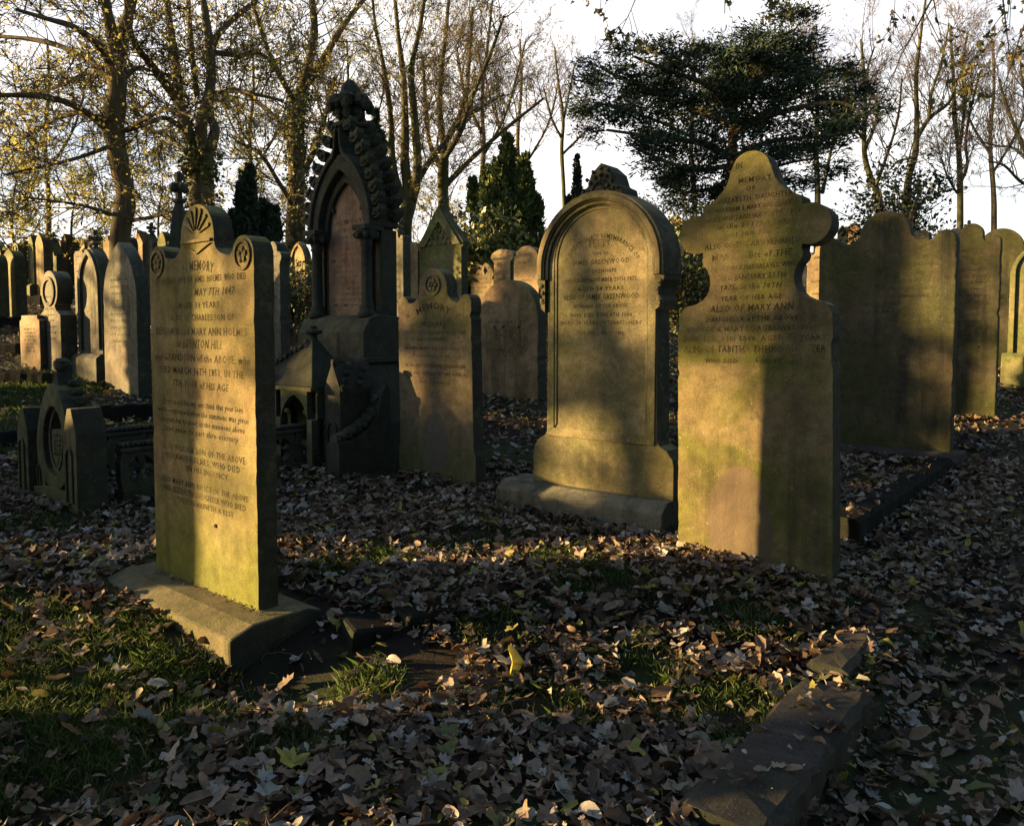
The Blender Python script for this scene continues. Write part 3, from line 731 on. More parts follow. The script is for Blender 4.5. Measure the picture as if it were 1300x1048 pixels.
# --- G : large dark slab on a plinth, H behind it
def slab_right():
    yaw = YAW; R, D = yaxis(yaw); P = Vector((3.687, 6.567, .06)); c = P - R * .56 + D * .065
    o = empty('gravestone', (c.x, c.y, .06), yaw, 'very wide dark soot-streaked gravestone with a domed centre, right of the cross-shaped stone', 'gravestone')
    half = arcp(0, 1.99, .205, 90, 8, 10) + arcp(.335, 2.0, .13, 190, 262, 7, .075) + [(.36, 1.925)] + arcp(.465, 1.90, .092, 165, 0, 9, .10)
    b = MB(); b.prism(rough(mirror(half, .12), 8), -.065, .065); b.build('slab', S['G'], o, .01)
    rg = random.Random(11)
    L = [('IN LOVING MEMORY OF', 0, 1.84, .034, .6, 0, 0)] + [(rg.choice(LT) + '  ' + rg.choice(LT), 0, 1.77 - i * .066, .028, rg.uniform(.7, 1.0), 0, 0) for i in range(20)]
    textmesh(L, 'inscription', inkmat('faint_letters', (.02, .018, .012), (.09, .08, .05), .45), o, -.0665)
    p = MB(); p.profile([(-.20, -.3), (.16, -.3), (.16, .135), (-.12, .137), (-.20, .08)], -.66, .64); p.build('plinth', S['K2'], o, .01)
slab_right()
# ================================================================== generic gravestones of the rows
FOOT = {}
def grave(kind, ul, ur, vt, vf, label, mat, y=None, t=.12, yaw=38.5, lines=0, plinth=0, frame=0, extra=None, lean=(0, 0), ink=None, group=None):
    c, yw, w, loc = spot(ul, ur, vf, yaw, y, t)
    h = loc((ul + ur) / 2, vt)[1]
    w = max(.3, min(w, 1.3)); h = max(.35, min(h, 3.2))
    rg = random.Random(int(ul * 13 + vt))
    ln = (math.radians(lean[0]), math.radians(lean[1]))
    o = empty('gravestone', (c.x, c.y, c.z), yw, label, 'gravestone', group, ln)
    m = S[mat]
    ww = w
    if kind == 'chest':
        b = MB(); b.box(-w * .5, w * .5, -.3, .3, -.3, h - .1); b.build('pedestal', m, o, .01)
        b = MB(); b.box(-w * .62, w * .62, -.38, .38, h - .1, h); b.build('cap', m, o, .01)
        return o
    hf = half_outline(kind, ww, h)
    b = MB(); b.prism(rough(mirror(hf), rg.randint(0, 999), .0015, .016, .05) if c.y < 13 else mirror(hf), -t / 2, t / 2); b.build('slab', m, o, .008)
    if frame:
        fw = w * .5; fi = fw * .70
        if kind in ('gable',):
            z1 = h - fw * 1.35
            b = MB(); b.ring([(fw * 1.02, z1), (0, h + .02), (-fw * 1.02, z1)], [(fw * .66, z1), (0, h - fw * .5), (-fw * .66, z1)], -t / 2 - .05, t / 2 + .03); b.build('gable_moulding', m, o, .006)
            tr = MB()
            for i in range(5):
                for j in range(5 - i): tr.blob(((j - (4 - i) / 2) * fw * .24, -t / 2 - .01, z1 + .06 + i * fw * .2), (fw * .09, .03, fw * .10), 7, i * 7 + j, .4)
            tr.build('leaf_tracery', S['w3'], o)
        else:
            k = 'round' if kind in ('round', 'wheel', 'trefoil', 'shoulder') else 'pointed'
            op = half_outline(k, w * .92, h - w * .05) ; ip = half_outline(k, w * .70, h - w * .16)
            n = min(len(op), len(ip)); op, ip = op[:n], ip[:n]
            op = [(op[-1][0], h * .25)] + op[::-1]; ip = [(ip[-1][0], h * .25)] + ip[::-1]
            O = op + [(-x, z) for x, z in op[::-1][1:]]; I = ip + [(-x, z) for x, z in ip[::-1][1:]]
            b = MB(); b.ring(O, I, -t / 2 - .035, -t / 2 + .01); b.build('arch_moulding', m, o, .006)
    if lines:
        hh = .030 if c.y < 12 else .034
        zt = h - w * (.55 if kind != 'square' else .3); zb = h * .36
        textmesh(genlines(w * (.78 if not frame else .58), zt, zb, lines, rg, hh), 'inscription', ink or INK2, o, -t / 2 - .0012)
    if plinth:
        b = MB(); b.profile([(-t / 2 - .12, -.3), (t / 2 + .1, -.3), (t / 2 + .1, plinth), (-t / 2 - .06, plinth + .002), (-t / 2 - .12, plinth - .05)], -w * .62, w * .62); b.build('plinth', m, o, .01)
    if extra == 'finial':
        b = MB(); b.lathe([(.05, h - .12), (.035, h + .02), (.08, h + .04), (.05, h + .07)], (0, 0), 8)
        for i in range(4): b.blob((.06 * math.cos(i * PI / 2), .06 * math.sin(i * PI / 2), h + .11), (.04, .04, .035), 7, i, .25)
        b.blob((0, 0, h + .17), (.04, .04, .055), 7, 8, .2); b.build('finial', m, o)
    if extra == 'rosette':
        b = MB(); ro = arcp(0, h - w * .42, w * .3, 0, 360, 18); ri = arcp(0, h - w * .42, w * .23, 0, 360, 18); ro[-1] = ro[0]; ri[-1] = ri[0]
        b.ring(ro, ri, -t / 2 - .02, -t / 2 + .01); b.build('carved_ring', m, o)
    return o
g = grave
# left part, nearest first
g('pointed', 134, 176, 306, 508, 'dark-sided pointed-arch gravestone just left of the fan-crested stone', 'w4', lines=10, t=.16, lean=(0, .6))
g('pointed', 104, 132, 312, 488, 'gravestone with a deep arched frame and hooded top, left of the dark-sided pointed one', 'w4', t=.16, frame=1, plinth=.38, extra='finial')
g('wheel', 53, 79, 343, 481, 'small gravestone with a carved ring head, standing beside the low pale tablet', 'w4', lines=8, extra='rosette', t=.2)
g('square', 27, 52, 400, 474, 'low pale square-topped tablet leaning beside the ring-headed stone', 'w5', lines=7, t=.08)
g('round', 5, 21, 317, 408, 'sunlit round-topped gravestone near the left edge with a shadow on its face', 'w3', t=.2)
g('round', -14, -2, 322, 410, 'half-seen gravestone cut by the left edge of the photo', 'w3', t=.2)
g('round', 17, 25, 308, 375, 'small round-headed gravestone with carved ring behind the sunlit one at the left edge', 'w3', extra='rosette', t=.2)
g('lancet', 37, 44, 297, 376, 'thin pointed gravestone on a stepped plinth, back left row', 'w3', plinth=.3, t=.2)
g('pointed', 46, 57, 296, 379, 'bright golden pointed gravestone in the back left row', 'w1', t=.22)
g('gable', 60, 73, 304, 372, 'gabled gravestone with carved leaf panel above the ring-headed stone', 'w3', frame=1, extra='finial', t=.16)
g('lancet', 80, 88, 296, 362, 'pointed gravestone with green face and dark side, above a long dark kerb', 'w3', t=.26, frame=1)
g('square', 96, 108, 318, 402, 'square-shouldered pale gravestone behind the arched frame stone', 'w4', t=.12, lines=6)
g('obelisk', 111, 116, 298, 372, 'dark narrow pillar rising behind the square-shouldered stone', 'bk', t=.2)
g('round', 158, 168, 300, None, 'small round gravestone top peeping over beside the tree trunk', 'w2', y=15, t=.15)
g('gable', 171, 183, 292, None, 'sunlit gabled gravestone top between the tree trunk and the fan crest', 'w5', y=16, t=.2)
g('gable', 187, 195, 296, None, 'pointed gravestone top with a tall spike finial', 'w4', y=15, t=.14, extra='finial')
g('pointed', 203, 212, 293, None, 'green pointed gravestone top close beside the finial spire', 'w3', y=14.5, t=.14)
g('shoulder', 119, 130, 300, None, 'far round-lobed gravestone seen between the pillar and the tree trunk', 'w2', y=24, t=.16)
g('round', 90, 97, 303, None, 'far small round gravestone between the green pointed and square-shouldered stones', 'w2', y=24, t=.16)
g('pointed', 27, 34, 304, None, 'far pointed gravestone in the gap near the left edge', 'w2', y=24, t=.2)
# between the fan stone and the monument
g('trefoil', 338, 360, 306, 500, 'grey trefoil-topped gravestone seen edge-on behind the fan-crested stone', 'w4', t=.14, lines=7)
g('pointed', 370, 391, 306, 412, 'brilliantly sunlit pointed gravestone left of the gothic monument', 'w1', t=.12, frame=1)
g('round', 300, 318, 318, None, 'dark round gravestone top behind the shoulder of the fan-crested stone', 'w4', y=13, t=.15)
# behind and right of the monument
g('shoulder', 492, 513, 291, 480, 'tall grey gravestone half hidden behind the gothic monument, dark ornament on top', 'w4', t=.14, lines=12, extra='finial')
g('round', 517, 531, 307, None, 'small golden sunlit round gravestone behind the brown medallion stone', 'w1', y=17, t=.14)
g('trefoil', 515, 526, 332, 402, 'small dark trefoil gravestone in the shade of the golden one', 'bk', t=.14)
g('gable', 533, 586, 262, 415, 'pale gabled gravestone with pierced leafy tracery and finial above the brown medallion stone', 'w3', t=.2, frame=1, extra='finial')
g('obelisk', 589, 599, 312, 392, 'slim black turned urn post beside the gabled tracery stone', 'bk', t=.12)
g('chest', 578, 600, 297, None, 'sunlit square pillar tomb with overhanging cap at the foot of the conifer', 'w1', y=20)
g('pointed', 606, 636, 312, 392, 'dark-backed ogee gravestone with carved edge left of the golden capped stone', 'w4', t=.2, frame=1)
g('round', 598, 627, 333, 402, 'brown round-topped gravestone in front of the dark-backed ogee stone', 'w2', t=.14, lines=5)
g('cap', 623, 652, 314, None, 'bright golden gravestone with a wide rounded cap and stepped shadow', 'w1', y=13.5, t=.16, lines=4)
g('round', 652, 684, 312, None, 'brown round gravestone just right of the golden capped one', 'w2', y=12.5, t=.16, lines=4)
g('shoulder', 664, 692, 353, 420, 'small pinkish gravestone squeezed beside the great arch stone', 'w5', t=.12, lines=5)
g('round', 606, 683, 355, 510, 'broad round-topped gravestone between the brown medallion stone and the great arch', 'w2', t=.16, lines=14)
# between arch and cross
g('round', 854, 864, 297, None, 'thin golden gravestone just right of the great arch hood', 'w1', y=17, t=.14)
g('shoulder', 848, 866, 274, None, 'far sunlit gravestone high up behind the great arch', 'w1', y=32, t=.2)
g('round', 860, 890, 328, 398, 'dark round gravestone behind the left lobe of the cross-shaped stone', 'w4', t=.16)
g('square', 864, 892, 393, None, 'low sunlit gravestone with cut corners between the arch and the cross', 'w1', y=9.2, t=.16)
# right of cross
g('square', 1060, 1084, 288, None, 'golden sunlit broad stone beyond the right lobe of the cross', 'w1', y=24, t=.2)
g('round', 1075, 1087, 283, None, 'small sunlit round stone top left of the wide dark slab', 'w5', y=22, t=.16)
g('shoulder', 1026, 1052, 311, None, 'half-lit gravestone in the gap between the cross and the wide dark slab', 'w2', y=9.5, t=.12, lines=8)
g('gable', 1146, 1156, 284, None, 'sunlit finialled gravestone top above the dark slab', 'w5', y=20, t=.14, extra='finial')
g('segment', 1156, 1176, 292, None, 'golden shallow-arched gravestone top above the dark slab', 'w1', y=18, t=.14)
g('round', 1202, 1218, 290, None, 'orange sunlit round gravestone top over the right shoulder of the dark slab', 'w5', y=15, t=.14)
g('gable', 1220, 1231, 293, None, 'carved finial gravestone top near the thin bare tree', 'w4', y=16, t=.14, extra='finial')
g('shoulder', 1190, 1263, 284, 532, 'dark peaked gravestone directly behind the wide dark slab', 'G', t=.12, lines=16, ink=None)
g('round', 1238, 1297, 290, None, 'dark broad round-topped gravestone at the right edge behind the carved arch', 'G', y=11, t=.14)
g('pointed', 1277, 1330, 312, 495, 'carved arched gravestone with golden top cut by the right edge', 'w3', t=.16, frame=1, plinth=.45)
g('segment', 1100, 1118, 288, None, 'far pale gravestone just over the dark slab', 'w2', y=28, t=.14)
g('round', 700, 716, 345, None, 'far brown gravestone low behind the arch stone', 'w2', y=12, t=.14)
g('round', 66, 73, 301, None, 'far round gravestone just over the gabled leaf-panel stone', 'w1', y=25, t=.18)
g('shoulder', 134, 143, 298, None, 'far lobed gravestone right beside the leaning tree trunk', 'w2', y=22, t=.16)
g('pointed', 104, 110, 303, None, 'far thin pointed gravestone behind the dark narrow pillar', 'w1', y=27, t=.16)
g('round', 12, 18, 308, None, 'far small brown gravestone near the left edge, topmost of its row', 'w2', y=25, t=.2)
g('gable', 148, 156, 296, None, 'far gabled gravestone directly in front of the leaning tree trunk', 'w5', y=19, t=.16)
g('round', 214, 221, 298, None, 'far rounded gravestone left of the finial spire', 'w2', y=21, t=.16)
g('shoulder', 318, 330, 314, None, 'dim lobed gravestone between the fan stone and the trefoil-topped one', 'w2', y=16, t=.16)
g('pointed', 352, 362, 309, None, 'small golden pointed gravestone behind the trefoil-topped stone', 'w1', y=19, t=.16)
g('round', 530, 541, 308, None, 'far golden round gravestone at the left foot of the gabled tracery stone', 'w1', y=23, t=.16)
g('square', 602, 614, 303, None, 'far golden square gravestone above the dark-backed ogee stone', 'w1', y=25, t=.16)
g('pointed', 640, 650, 304, None, 'far pointed gravestone at the foot of the conifer', 'w5', y=26, t=.16)
g('round', 668, 679, 303, None, 'far small round gravestone right of the conifer foot', 'w1', y=27, t=.16)
g('segment', 684, 697, 309, None, 'far flat-arched gravestone touching the left side of the great arch', 'w2', y=21, t=.16)
g('round', 500, 510, 303, None, 'far round gravestone right of the dark ornament-topped stone', 'w1', y=26, t=.16)
g('pointed', -6, 4, 306, None, 'far golden pointed gravestone cut by the left edge', 'w1', y=26, t=.2)
g('shoulder', 52, 59, 300, None, 'far golden lobed gravestone behind the bright pointed one', 'w5', y=28, t=.18)
g('round', 74, 80, 304, None, 'far orange round gravestone in the gap left of the green pointed stone', 'w5', y=23, t=.18)
g('gable', 98, 105, 300, None, 'far gabled gravestone above the pale square-shouldered one', 'w1', y=29, t=.18)
g('pointed', 124, 131, 302, None, 'far golden pointed gravestone above the deep arched frame stone', 'w1', y=27, t=.18)
g('round', 178, 186, 300, None, 'far round gravestone seen between the two gabled tops', 'w1', y=25, t=.18)
g('square', 196, 203, 304, None, 'far square golden gravestone beside the spike-finialled top', 'w1', y=23, t=.18)
g('round', 586, 594, 310, None, 'far round gravestone behind the black urn post', 'w5', y=28, t=.18)
g('shoulder', 617, 626, 306, None, 'far lobed golden gravestone left of the wide-capped one', 'w1', y=29, t=.18)
g('gable', 655, 663, 300, None, 'far gabled gravestone behind the brown round stone', 'w5', y=30, t=.18)
g('pointed', 868, 876, 300, None, 'far golden pointed gravestone between arch hood and cross lobe', 'w1', y=26, t=.18)
g('round', 1133, 1143, 290, None, 'far orange round gravestone just right of the dark slab dome', 'w5', y=26, t=.18)
g('shoulder', 1298, 1312, 296, None, 'far lobed gravestone at the right edge', 'w2', y=22, t=.18)
# spire with carved cross finial behind the fan stone
def spire():
    p = px(229, 330, 11.5); z0 = gz(p.x, p.y); k = 11.5 / 1000
    o = empty('finial_spire', (p.x, p.y, z0), YAW, 'slender dark spire monument topped with a carved knop cross, rising behind the fan crest', 'monument')
    top = EYE + (422 - 222) * k - z0
    b = MB(); b.box(-.28, .28, -.28, .28, -.3, .5); b.build('base', S['E'], o, .01)
    b = MB(); b.lathe([(.26, .5), (.20, top - 1.2), (.10, top - .55), (.05, top - .42)], (0, 0), 4); b.build('shaft', S['E'], o)
    b = MB(); b.lathe([(.05, top - .45), (.10, top - .42), (.10, top - .39), (.05, top - .37), (.05, top - .1)], (0, 0), 8)
    for i in range(4):
        a = i * PI / 2; b.blob((.09 * math.cos(a), .09 * math.sin(a), top - .22), (.055, .055, .075), 8, i, .25)
    b.blob((0, 0, top - .07), (.07, .07, .09), 8, 8, .2); b.build('finial', S['E'], o)
spire()
# ================================================================== kerbs
def kerb(p0, p1, w, z0, z1, label, mat='K', group=None, bev=.02, sink=0):
    p0, p1 = Vector((*p0, 0)), Vector((*p1, 0)); d = p1 - p0; yaw = math.atan2(d.y, d.x)
    o = MB(); L = d.length; rk = random.Random(int(L * 1000)); ns = max(4, int(L / .07)); prof = ((-w / 2, z0), (w / 2, z0), (w / 2, z1 - .02), (w / 2 - .02, z1), (0, z1), (-w / 2 + .02, z1), (-w / 2, z1 - .02)); q = len(prof)
    dip = [rk.uniform(-.008, .004) - (.025 if rk.random() < .1 else 0) for _ in range(ns + 1)]
    vv = [(L * i / ns, a + (rk.gauss(0, .004) if z_ > z0 else 0), z_ + (dip[i] * (.6 if a else .3) + rk.gauss(0, .003) if z_ > z0 else 0)) for i in range(ns + 1) for a, z_ in prof]
    ff = [(i * q + j, i * q + (j + 1) % q, (i + 1) * q + (j + 1) % q, (i + 1) * q + j) for i in range(ns) for j in range(q)]
    o.add(vv, [tuple(reversed(f)) for f in ff] + [tuple(range(q)), tuple(reversed(range(ns * q, ns * q + q)))])
    k = o.build('kerb_stone', S[mat], None, 0)
    k.location = (p0.x, p0.y, -sink); k.rotation_euler = (0, -math.asin(sink / L), yaw)
    tag(k, label, 'kerb', group)
    return k
Dv = Vector((.622, .783)); Rv = Vector((.783, -.622))
def alongD(p, a, b, off=0):
    return (p[0] + Dv.x * a + Rv.x * off, p[1] + Dv.y * a + Rv.y * off), (p[0] + Dv.x * b + Rv.x * off, p[1] + Dv.y * b + Rv.y * off)
kerb(*alongD((1.86, 4.33), 0, 2.75, -.02), .18, -.2, .17, 'long black kerb running from beside the cross-shaped stone to the wide dark slab')
kerb(*alongD((1.282, 3.04), -.12, 1.55, 0), .15, -.25, -.012, 'narrow worn kerb along the leafy path, end lit by a fleck of sun', 'K2', sink=.055)
kerb(*alongD((.567, 2.106), -.1, .88, .05), .25, -.35, -.065, 'broad flat kerb slab at the bottom right corner by the path', 'K2')
kerb(*alongD((4.05, 6.95), 0, 2.3, 0), .16, -.2, .18, 'dark kerb continuing beyond the wide slab towards the right edge')
kerb((6.4, 8.6), (9.2, 6.4), .18, .0, .52, 'dark kerb under the carved arch at the right edge')
def rowkerb(u0, v0, u1, v1, label, w=.16, hh=.14):
    a = at(u0, v0); b = at(u1, v1); z = min(a[2], b[2])
    kerb(a[:2], b[:2], w, z - .3, max(a[2], b[2]) + hh, label)
rowkerb(-40, 572, 34, 560, 'black kerb at the left edge running up to the footstone', .2, .12)
rowkerb(128, 534, 205, 528, 'black moulded kerb behind the footstone, left of the fan stone')
rowkerb(-20, 486, 60, 490, 'thin dark kerb below the pale tablet')
rowkerb(-20, 418, 30, 412, 'dark kerb under the sunlit stone at the left edge', .2)
rowkerb(92, 372, 108, 372, 'short dark kerb in the back left row', .3)
rowkerb(20, 384, 58, 388, 'long dark kerb under the golden pointed stone', .3)
rowkerb(-20, 448, 26, 450, 'low dark kerb between the left rows', .2)
# fallen kerb fragment
def block():
    for (x, y, w, d, r, lab) in ((-.62, 3.30, .16, .22, .5, 'broken dark kerb fragment half buried in leaves right of the fan stone base'), (-.42, 3.38, .12, .16, .62, 'smaller broken kerb fragment next to the larger one')):
        b = MB(); b.box(-w / 2 - .02, w / 2, -d / 2, d / 2, -.2, .045); o = b.build('kerb_fragment', S['K'], None, .02)
        o.location = (x, y, gz(x, y)); o.rotation_euler = (.05, .08, r); tag(o, lab, 'stone block')
block()
exec('pass')
# ================================================================== TREES
class Tree:
    def __init__(s, seed):
        s.rg = random.Random(seed); s.trunk = MB(); s.br = MB(); s.tips = []
    def limb(s, pts, rad, k=7):
        # smooth polyline
        P = []; Rr = []
        n = len(pts)
        for i in range(n - 1):
            for j in range(4):
                t = j / 4; p0 = pts[max(i - 1, 0)]; p1 = pts[i]; p2 = pts[i + 1]; p3 = pts[min(i + 2, n - 1)]
                q = .5 * ((2 * p1) + (p2 - p0) * t + (2 * p0 - 5 * p1 + 4 * p2 - p3) * t * t + (3 * p1 - p0 - 3 * p2 + p3) * t ** 3)
                P.append(q); Rr.append((rad[i] * (1 - t) + rad[i + 1] * t) * s.rg.uniform(.92, 1.08))
        P.append(pts[-1]); Rr.append(rad[-1])
        s.trunk.tube(P, Rr, k); return P, Rr
    def grow(s, p, d, L, r, lvl, maxl, up, wob, nch, minr=.006, leafy=True):
        rg = s.rg; n = max(3, min(8, int(L / .3) + 2)); pts = [p.copy()]; st = L / n; q = p.copy(); d = d.normalized()
        for i in range(n):
            d = d + Vector((rg.uniform(-wob, wob), rg.uniform(-wob, wob), rg.uniform(-wob, wob) + up)); d.normalize()
            q = q + d * st; pts.append(q.copy())
        rad = [max(minr, r * (1 - .75 * i / n)) for i in range(n + 1)]
        (s.br).tube(pts, rad, 5 if lvl == 0 else (4 if lvl == 1 else 3))
        if lvl >= maxl - 1:
            for i in range(1, n + 1): s.tips.append((pts[i], (pts[i] - pts[i - 1]).normalized()))
        if lvl >= maxl: return
        for c in range(nch):
            t = rg.uniform(.25, 1); i = min(n - 1, int(t * n)); b = pts[i].lerp(pts[i + 1], t * n - i)
            ax = (pts[i + 1] - pts[i]).normalized()
            side = ax.cross(Vector((rg.uniform(-1, 1), rg.uniform(-1, 1), rg.uniform(-1, 1)))); side.normalize()
            an = rg.uniform(.5, 1.0)
            s.grow(b, ax * math.cos(an) + side * math.sin(an), L * rg.uniform(.38, .62) * (1.15 - .5 * t), max(minr, rad[i] * .6), lvl + 1, maxl, up, wob, nch, minr)
    def sprout(s, P, Rr, n, L, maxl=2, up=.05, wob=.18, nch=5, t0=.1, minr=.006, lift=.3):
        rg = s.rg
        for c in range(n):
            t = t0 + (1 - t0) * (c + rg.random()) / n; f = t * (len(P) - 1); i = min(len(P) - 2, int(f)); b = P[i].lerp(P[i + 1], f - i)
            ax = (P[i + 1] - P[i]).normalized(); side = ax.cross(Vector((rg.uniform(-1, 1), rg.uniform(-1, 1), rg.uniform(-1, 1)))).normalized()
            d = ax * rg.uniform(.3, .8) + side + Vector((0, 0, lift))
            s.grow(b, d, L * rg.uniform(.6, 1.2) * (1.2 - .5 * t), max(minr, min(Rr[i] * .45, L * .010)), 0, maxl, up, wob, nch, minr)
def scatter_quads(cent, dirs, size, aspect, rg, jitter=.0, flat=0.):
    """leaf-sized faces (bent diamonds) at centres; returns verts, faces"""
    n = len(cent); c = np.array(cent)
    if jitter: c = c + rg.normal(0, jitter, (n, 3))
    a = rg.normal(0, 1, (n, 3)) if dirs is None else np.array(dirs) + rg.normal(0, .45, (n, 3))
    a /= np.linalg.norm(a, axis=1, keepdims=True) + 1e-9
    b = rg.normal(0, 1, (n, 3)); b -= (b * a).sum(1, keepdims=True) * a
    b /= np.linalg.norm(b, axis=1, keepdims=True) + 1e-9
    nn = np.cross(a, b)
    s = size * rg.uniform(.6, 1.3, (n, 1)); w = s * aspect
    v = np.stack([c, c + a * s * .5 + b * w * .5 + nn * s * .1, c + a * s, c + a * s * .5 - b * w * .5 + nn * s * .1], 1).reshape(-1, 3)
    return v
def quadmesh(name, v, mat, parent, rnd):
    n = len(v) // 4; me = bpy.data.meshes.new(name)
    me.vertices.add(len(v)); me.vertices.foreach_set('co', v.astype(np.float32).ravel())
    me.loops.add(n * 4); me.loops.foreach_set('vertex_index', np.arange(n * 4, dtype=np.int32))
    me.polygons.add(n); me.polygons.foreach_set('loop_start', np.arange(0, n * 4, 4, dtype=np.int32)); me.polygons.foreach_set('loop_total', np.full(n, 4, dtype=np.int32))
    me.update(calc_edges=True)
    at_ = me.attributes.new('rnd', 'FLOAT', 'FACE'); at_.data.foreach_set('value', rnd.astype(np.float32))
    return link(name, me, mat, parent)
LEAFY = rampmat('autumn_leaves', [(0, (.05, .075, .02)), (.45, (.13, .15, .03)), (.8, (.26, .23, .05)), (1, (.30, .17, .05))], trans=.5, tcol=(.45, .42, .08))
LEAFG = rampmat('pale_autumn_leaves', [(0, (.10, .12, .03)), (.6, (.26, .25, .06)), (1, (.34, .24, .08))], trans=.55, tcol=(.5, .45, .12))
IVY = rampmat('ivy_leaves', [(0, (.03, .05, .012)), (.6, (.07, .10, .02)), (1, (.16, .17, .04))], rough=.45)
YEW = rampmat('yew_needles', [(0, (.008, .020, .015)), (.6, (.02, .045, .028)), (1, (.05, .075, .035))], rough=.6, spec=.25)
CYP = rampmat('conifer_foliage', [(0, (.03, .05, .018)), (.6, (.085, .12, .035)), (1, (.20, .22, .06))], rough=.7)
LAUREL = rampmat('golden_laurel_leaves', [(0, (.04, .07, .015)), (.5, (.14, .16, .03)), (1, (.40, .36, .09))], rough=.35, spec=.5)
MAPLE = rampmat('hanging_maple_leaves', [(0, (.045, .05, .02)), (.6, (.11, .11, .03)), (1, (.32, .24, .06))], trans=.3)
def finish(T, name, label, base, leafmat=None, nleaf=0, lsize=.06, seed=0, jitter=.06, bark=BARK, twig=TWIG, group='trees of the churchyard', aspect=.8, ivy=None, cat='tree'):
    o = empty(name, base, 0, label, cat, group); off = Vector(base)
    for mb, nm, mt in ((T.trunk, 'trunk', bark), (T.br, 'branches', twig)):
        if not mb.v: continue
        mb.v = [(x - off.x, y - off.y, z - off.z) for x, y, z in mb.v]; mb.build(nm, mt, o, 0, nm == 'trunk')
    rg = np.random.default_rng(seed)
    if nleaf and T.tips:
        idx = rg.integers(0, len(T.tips), nleaf); cen = np.array([T.tips[i][0] - off for i in idx])
        v = scatter_quads(cen, None, lsize, aspect, rg, jitter); quadmesh('crown', v, leafmat, o, rg.random(nleaf))
    if ivy:
        cen = []; 
        for (P, Rr, n) in ivy:
            for _ in range(n):
                f = T.rg.random() * (len(P) - 1); i = int(f); p = P[i].lerp(P[min(i + 1, len(P) - 1)], f - i); a = T.rg.random() * 2 * PI; r = Rr[i] * T.rg.uniform(1, 1.5)
                cen.append(p + Vector((math.cos(a) * r, math.sin(a) * r, 0)) - off)
        v = scatter_quads(cen, None, .09, .9, rg, .03); quadmesh('ivy', v, IVY, o, rg.random(len(cen)))
    return o
def skel(T, Y, lst, k=7, q=1.):
    """lst: [(u,v,depth offset,radius px)] measured limbs"""
    out = []
    for poly in lst:
        pts = [px(u, v, Y + dy) for u, v, dy, r in poly]; rad = [r * q * (Y + dy) / 1000 for u, v, dy, r in poly]
        out.append(T.limb(pts, rad, k))
    return out
def footed(T, Y, u): # base point on ground beneath trunk
    p = px(u, 330, Y); return (p.x, p.y, gz(p.x, p.y) - .1)
def trunkfoot(u, Y):
    p = px(u, 300, Y); z = gz(p.x, p.y); v = 422 + (EYE - z) / Y * 1000; return v + 6
# T1 leaning trunk with long left arms
def T1():
    Y = 15; T = Tree(1); vf = trunkfoot(150, Y)
    ls = skel(T, Y, [
        [(151, vf, 0, 15), (153, 300, 0, 12.5), (160, 250, 0, 12), (150, 200, 0, 12), (145, 160, 0, 12), (149, 110, 0, 12.5), (147, 80, 0, 12)],
        [(147, 80, 0, 10), (142, 40, -.3, 7), (134, 0, -.6, 6), (128, -60, -1, 4)],
        [(149, 84, 0, 10), (158, 40, .3, 8), (168, 0, .5, 6), (180, -60, .9, 4)],
        [(142, 85, 0, 6), (125, 58, -.6, 5), (95, 35, -1.2, 4), (60, 24, -1.8, 3), (20, 12, -2.4, 2)],
        [(140, 105, 0, 6), (120, 82, .5, 4.5), (80, 60, 1.2, 3.5), (40, 50, 1.6, 3), (-20, 45, 2, 2)],
        [(137, 165, 0, 5.5), (110, 143, -.4, 4.5), (75, 127, -.9, 4), (30, 121, -1.4, 3.2), (-30, 122, -2, 2)],
        [(139, 160, 0, 4), (105, 143, .8, 3.5), (75, 150, 1.2, 3), (45, 165, 1.5, 2.4), (10, 190, 2, 1.5)],
        [(138, 100, 0, 4), (115, 92, .8, 3), (85, 105, 1.4, 2.6), (50, 117, 2, 2), (20, 118, 2.3, 1.3)],
        [(141, 185, 0, 3), (100, 200, -1, 2.4), (60, 210, -1.6, 2), (5, 222, -2.2, 1.3)],
        [(158, 98, 0, 4), (170, 88, .5, 3), (185, 88, 1, 2.4), (215, 95, 1.4, 1.6)],
        [(160, 165, 0, 3), (185, 150, -1, 2.4), (215, 140, -1.6, 2), (250, 150, -2, 1.4)],
        [(140, 272, 0, 3), (110, 262, -.8, 2.2), (75, 256, -1.3, 1.6), (30, 250, -2, 1)],
        [(166, 280, 0, 3), (190, 276, -.5, 2.2), (215, 270, -1, 1.6), (240, 262, -1.4, 1)]])
    for i, (P, Rr) in enumerate(ls):
        if i == 0: T.sprout(P[10:], Rr[10:], 8, 1.3, 2, .0, .2, 5)
        else: T.sprout(P, Rr, 12 if i < 7 else 8, 1.25, 2, .0, .2, 6, lift=.1)
    finish(T, 'broadleaf_tree', 'leaning mossy tree with long horizontal arms and sparse yellow-green leaves, far left', footed(T, Y, 150), LEAFG, 5000, .066, 1)
T1()
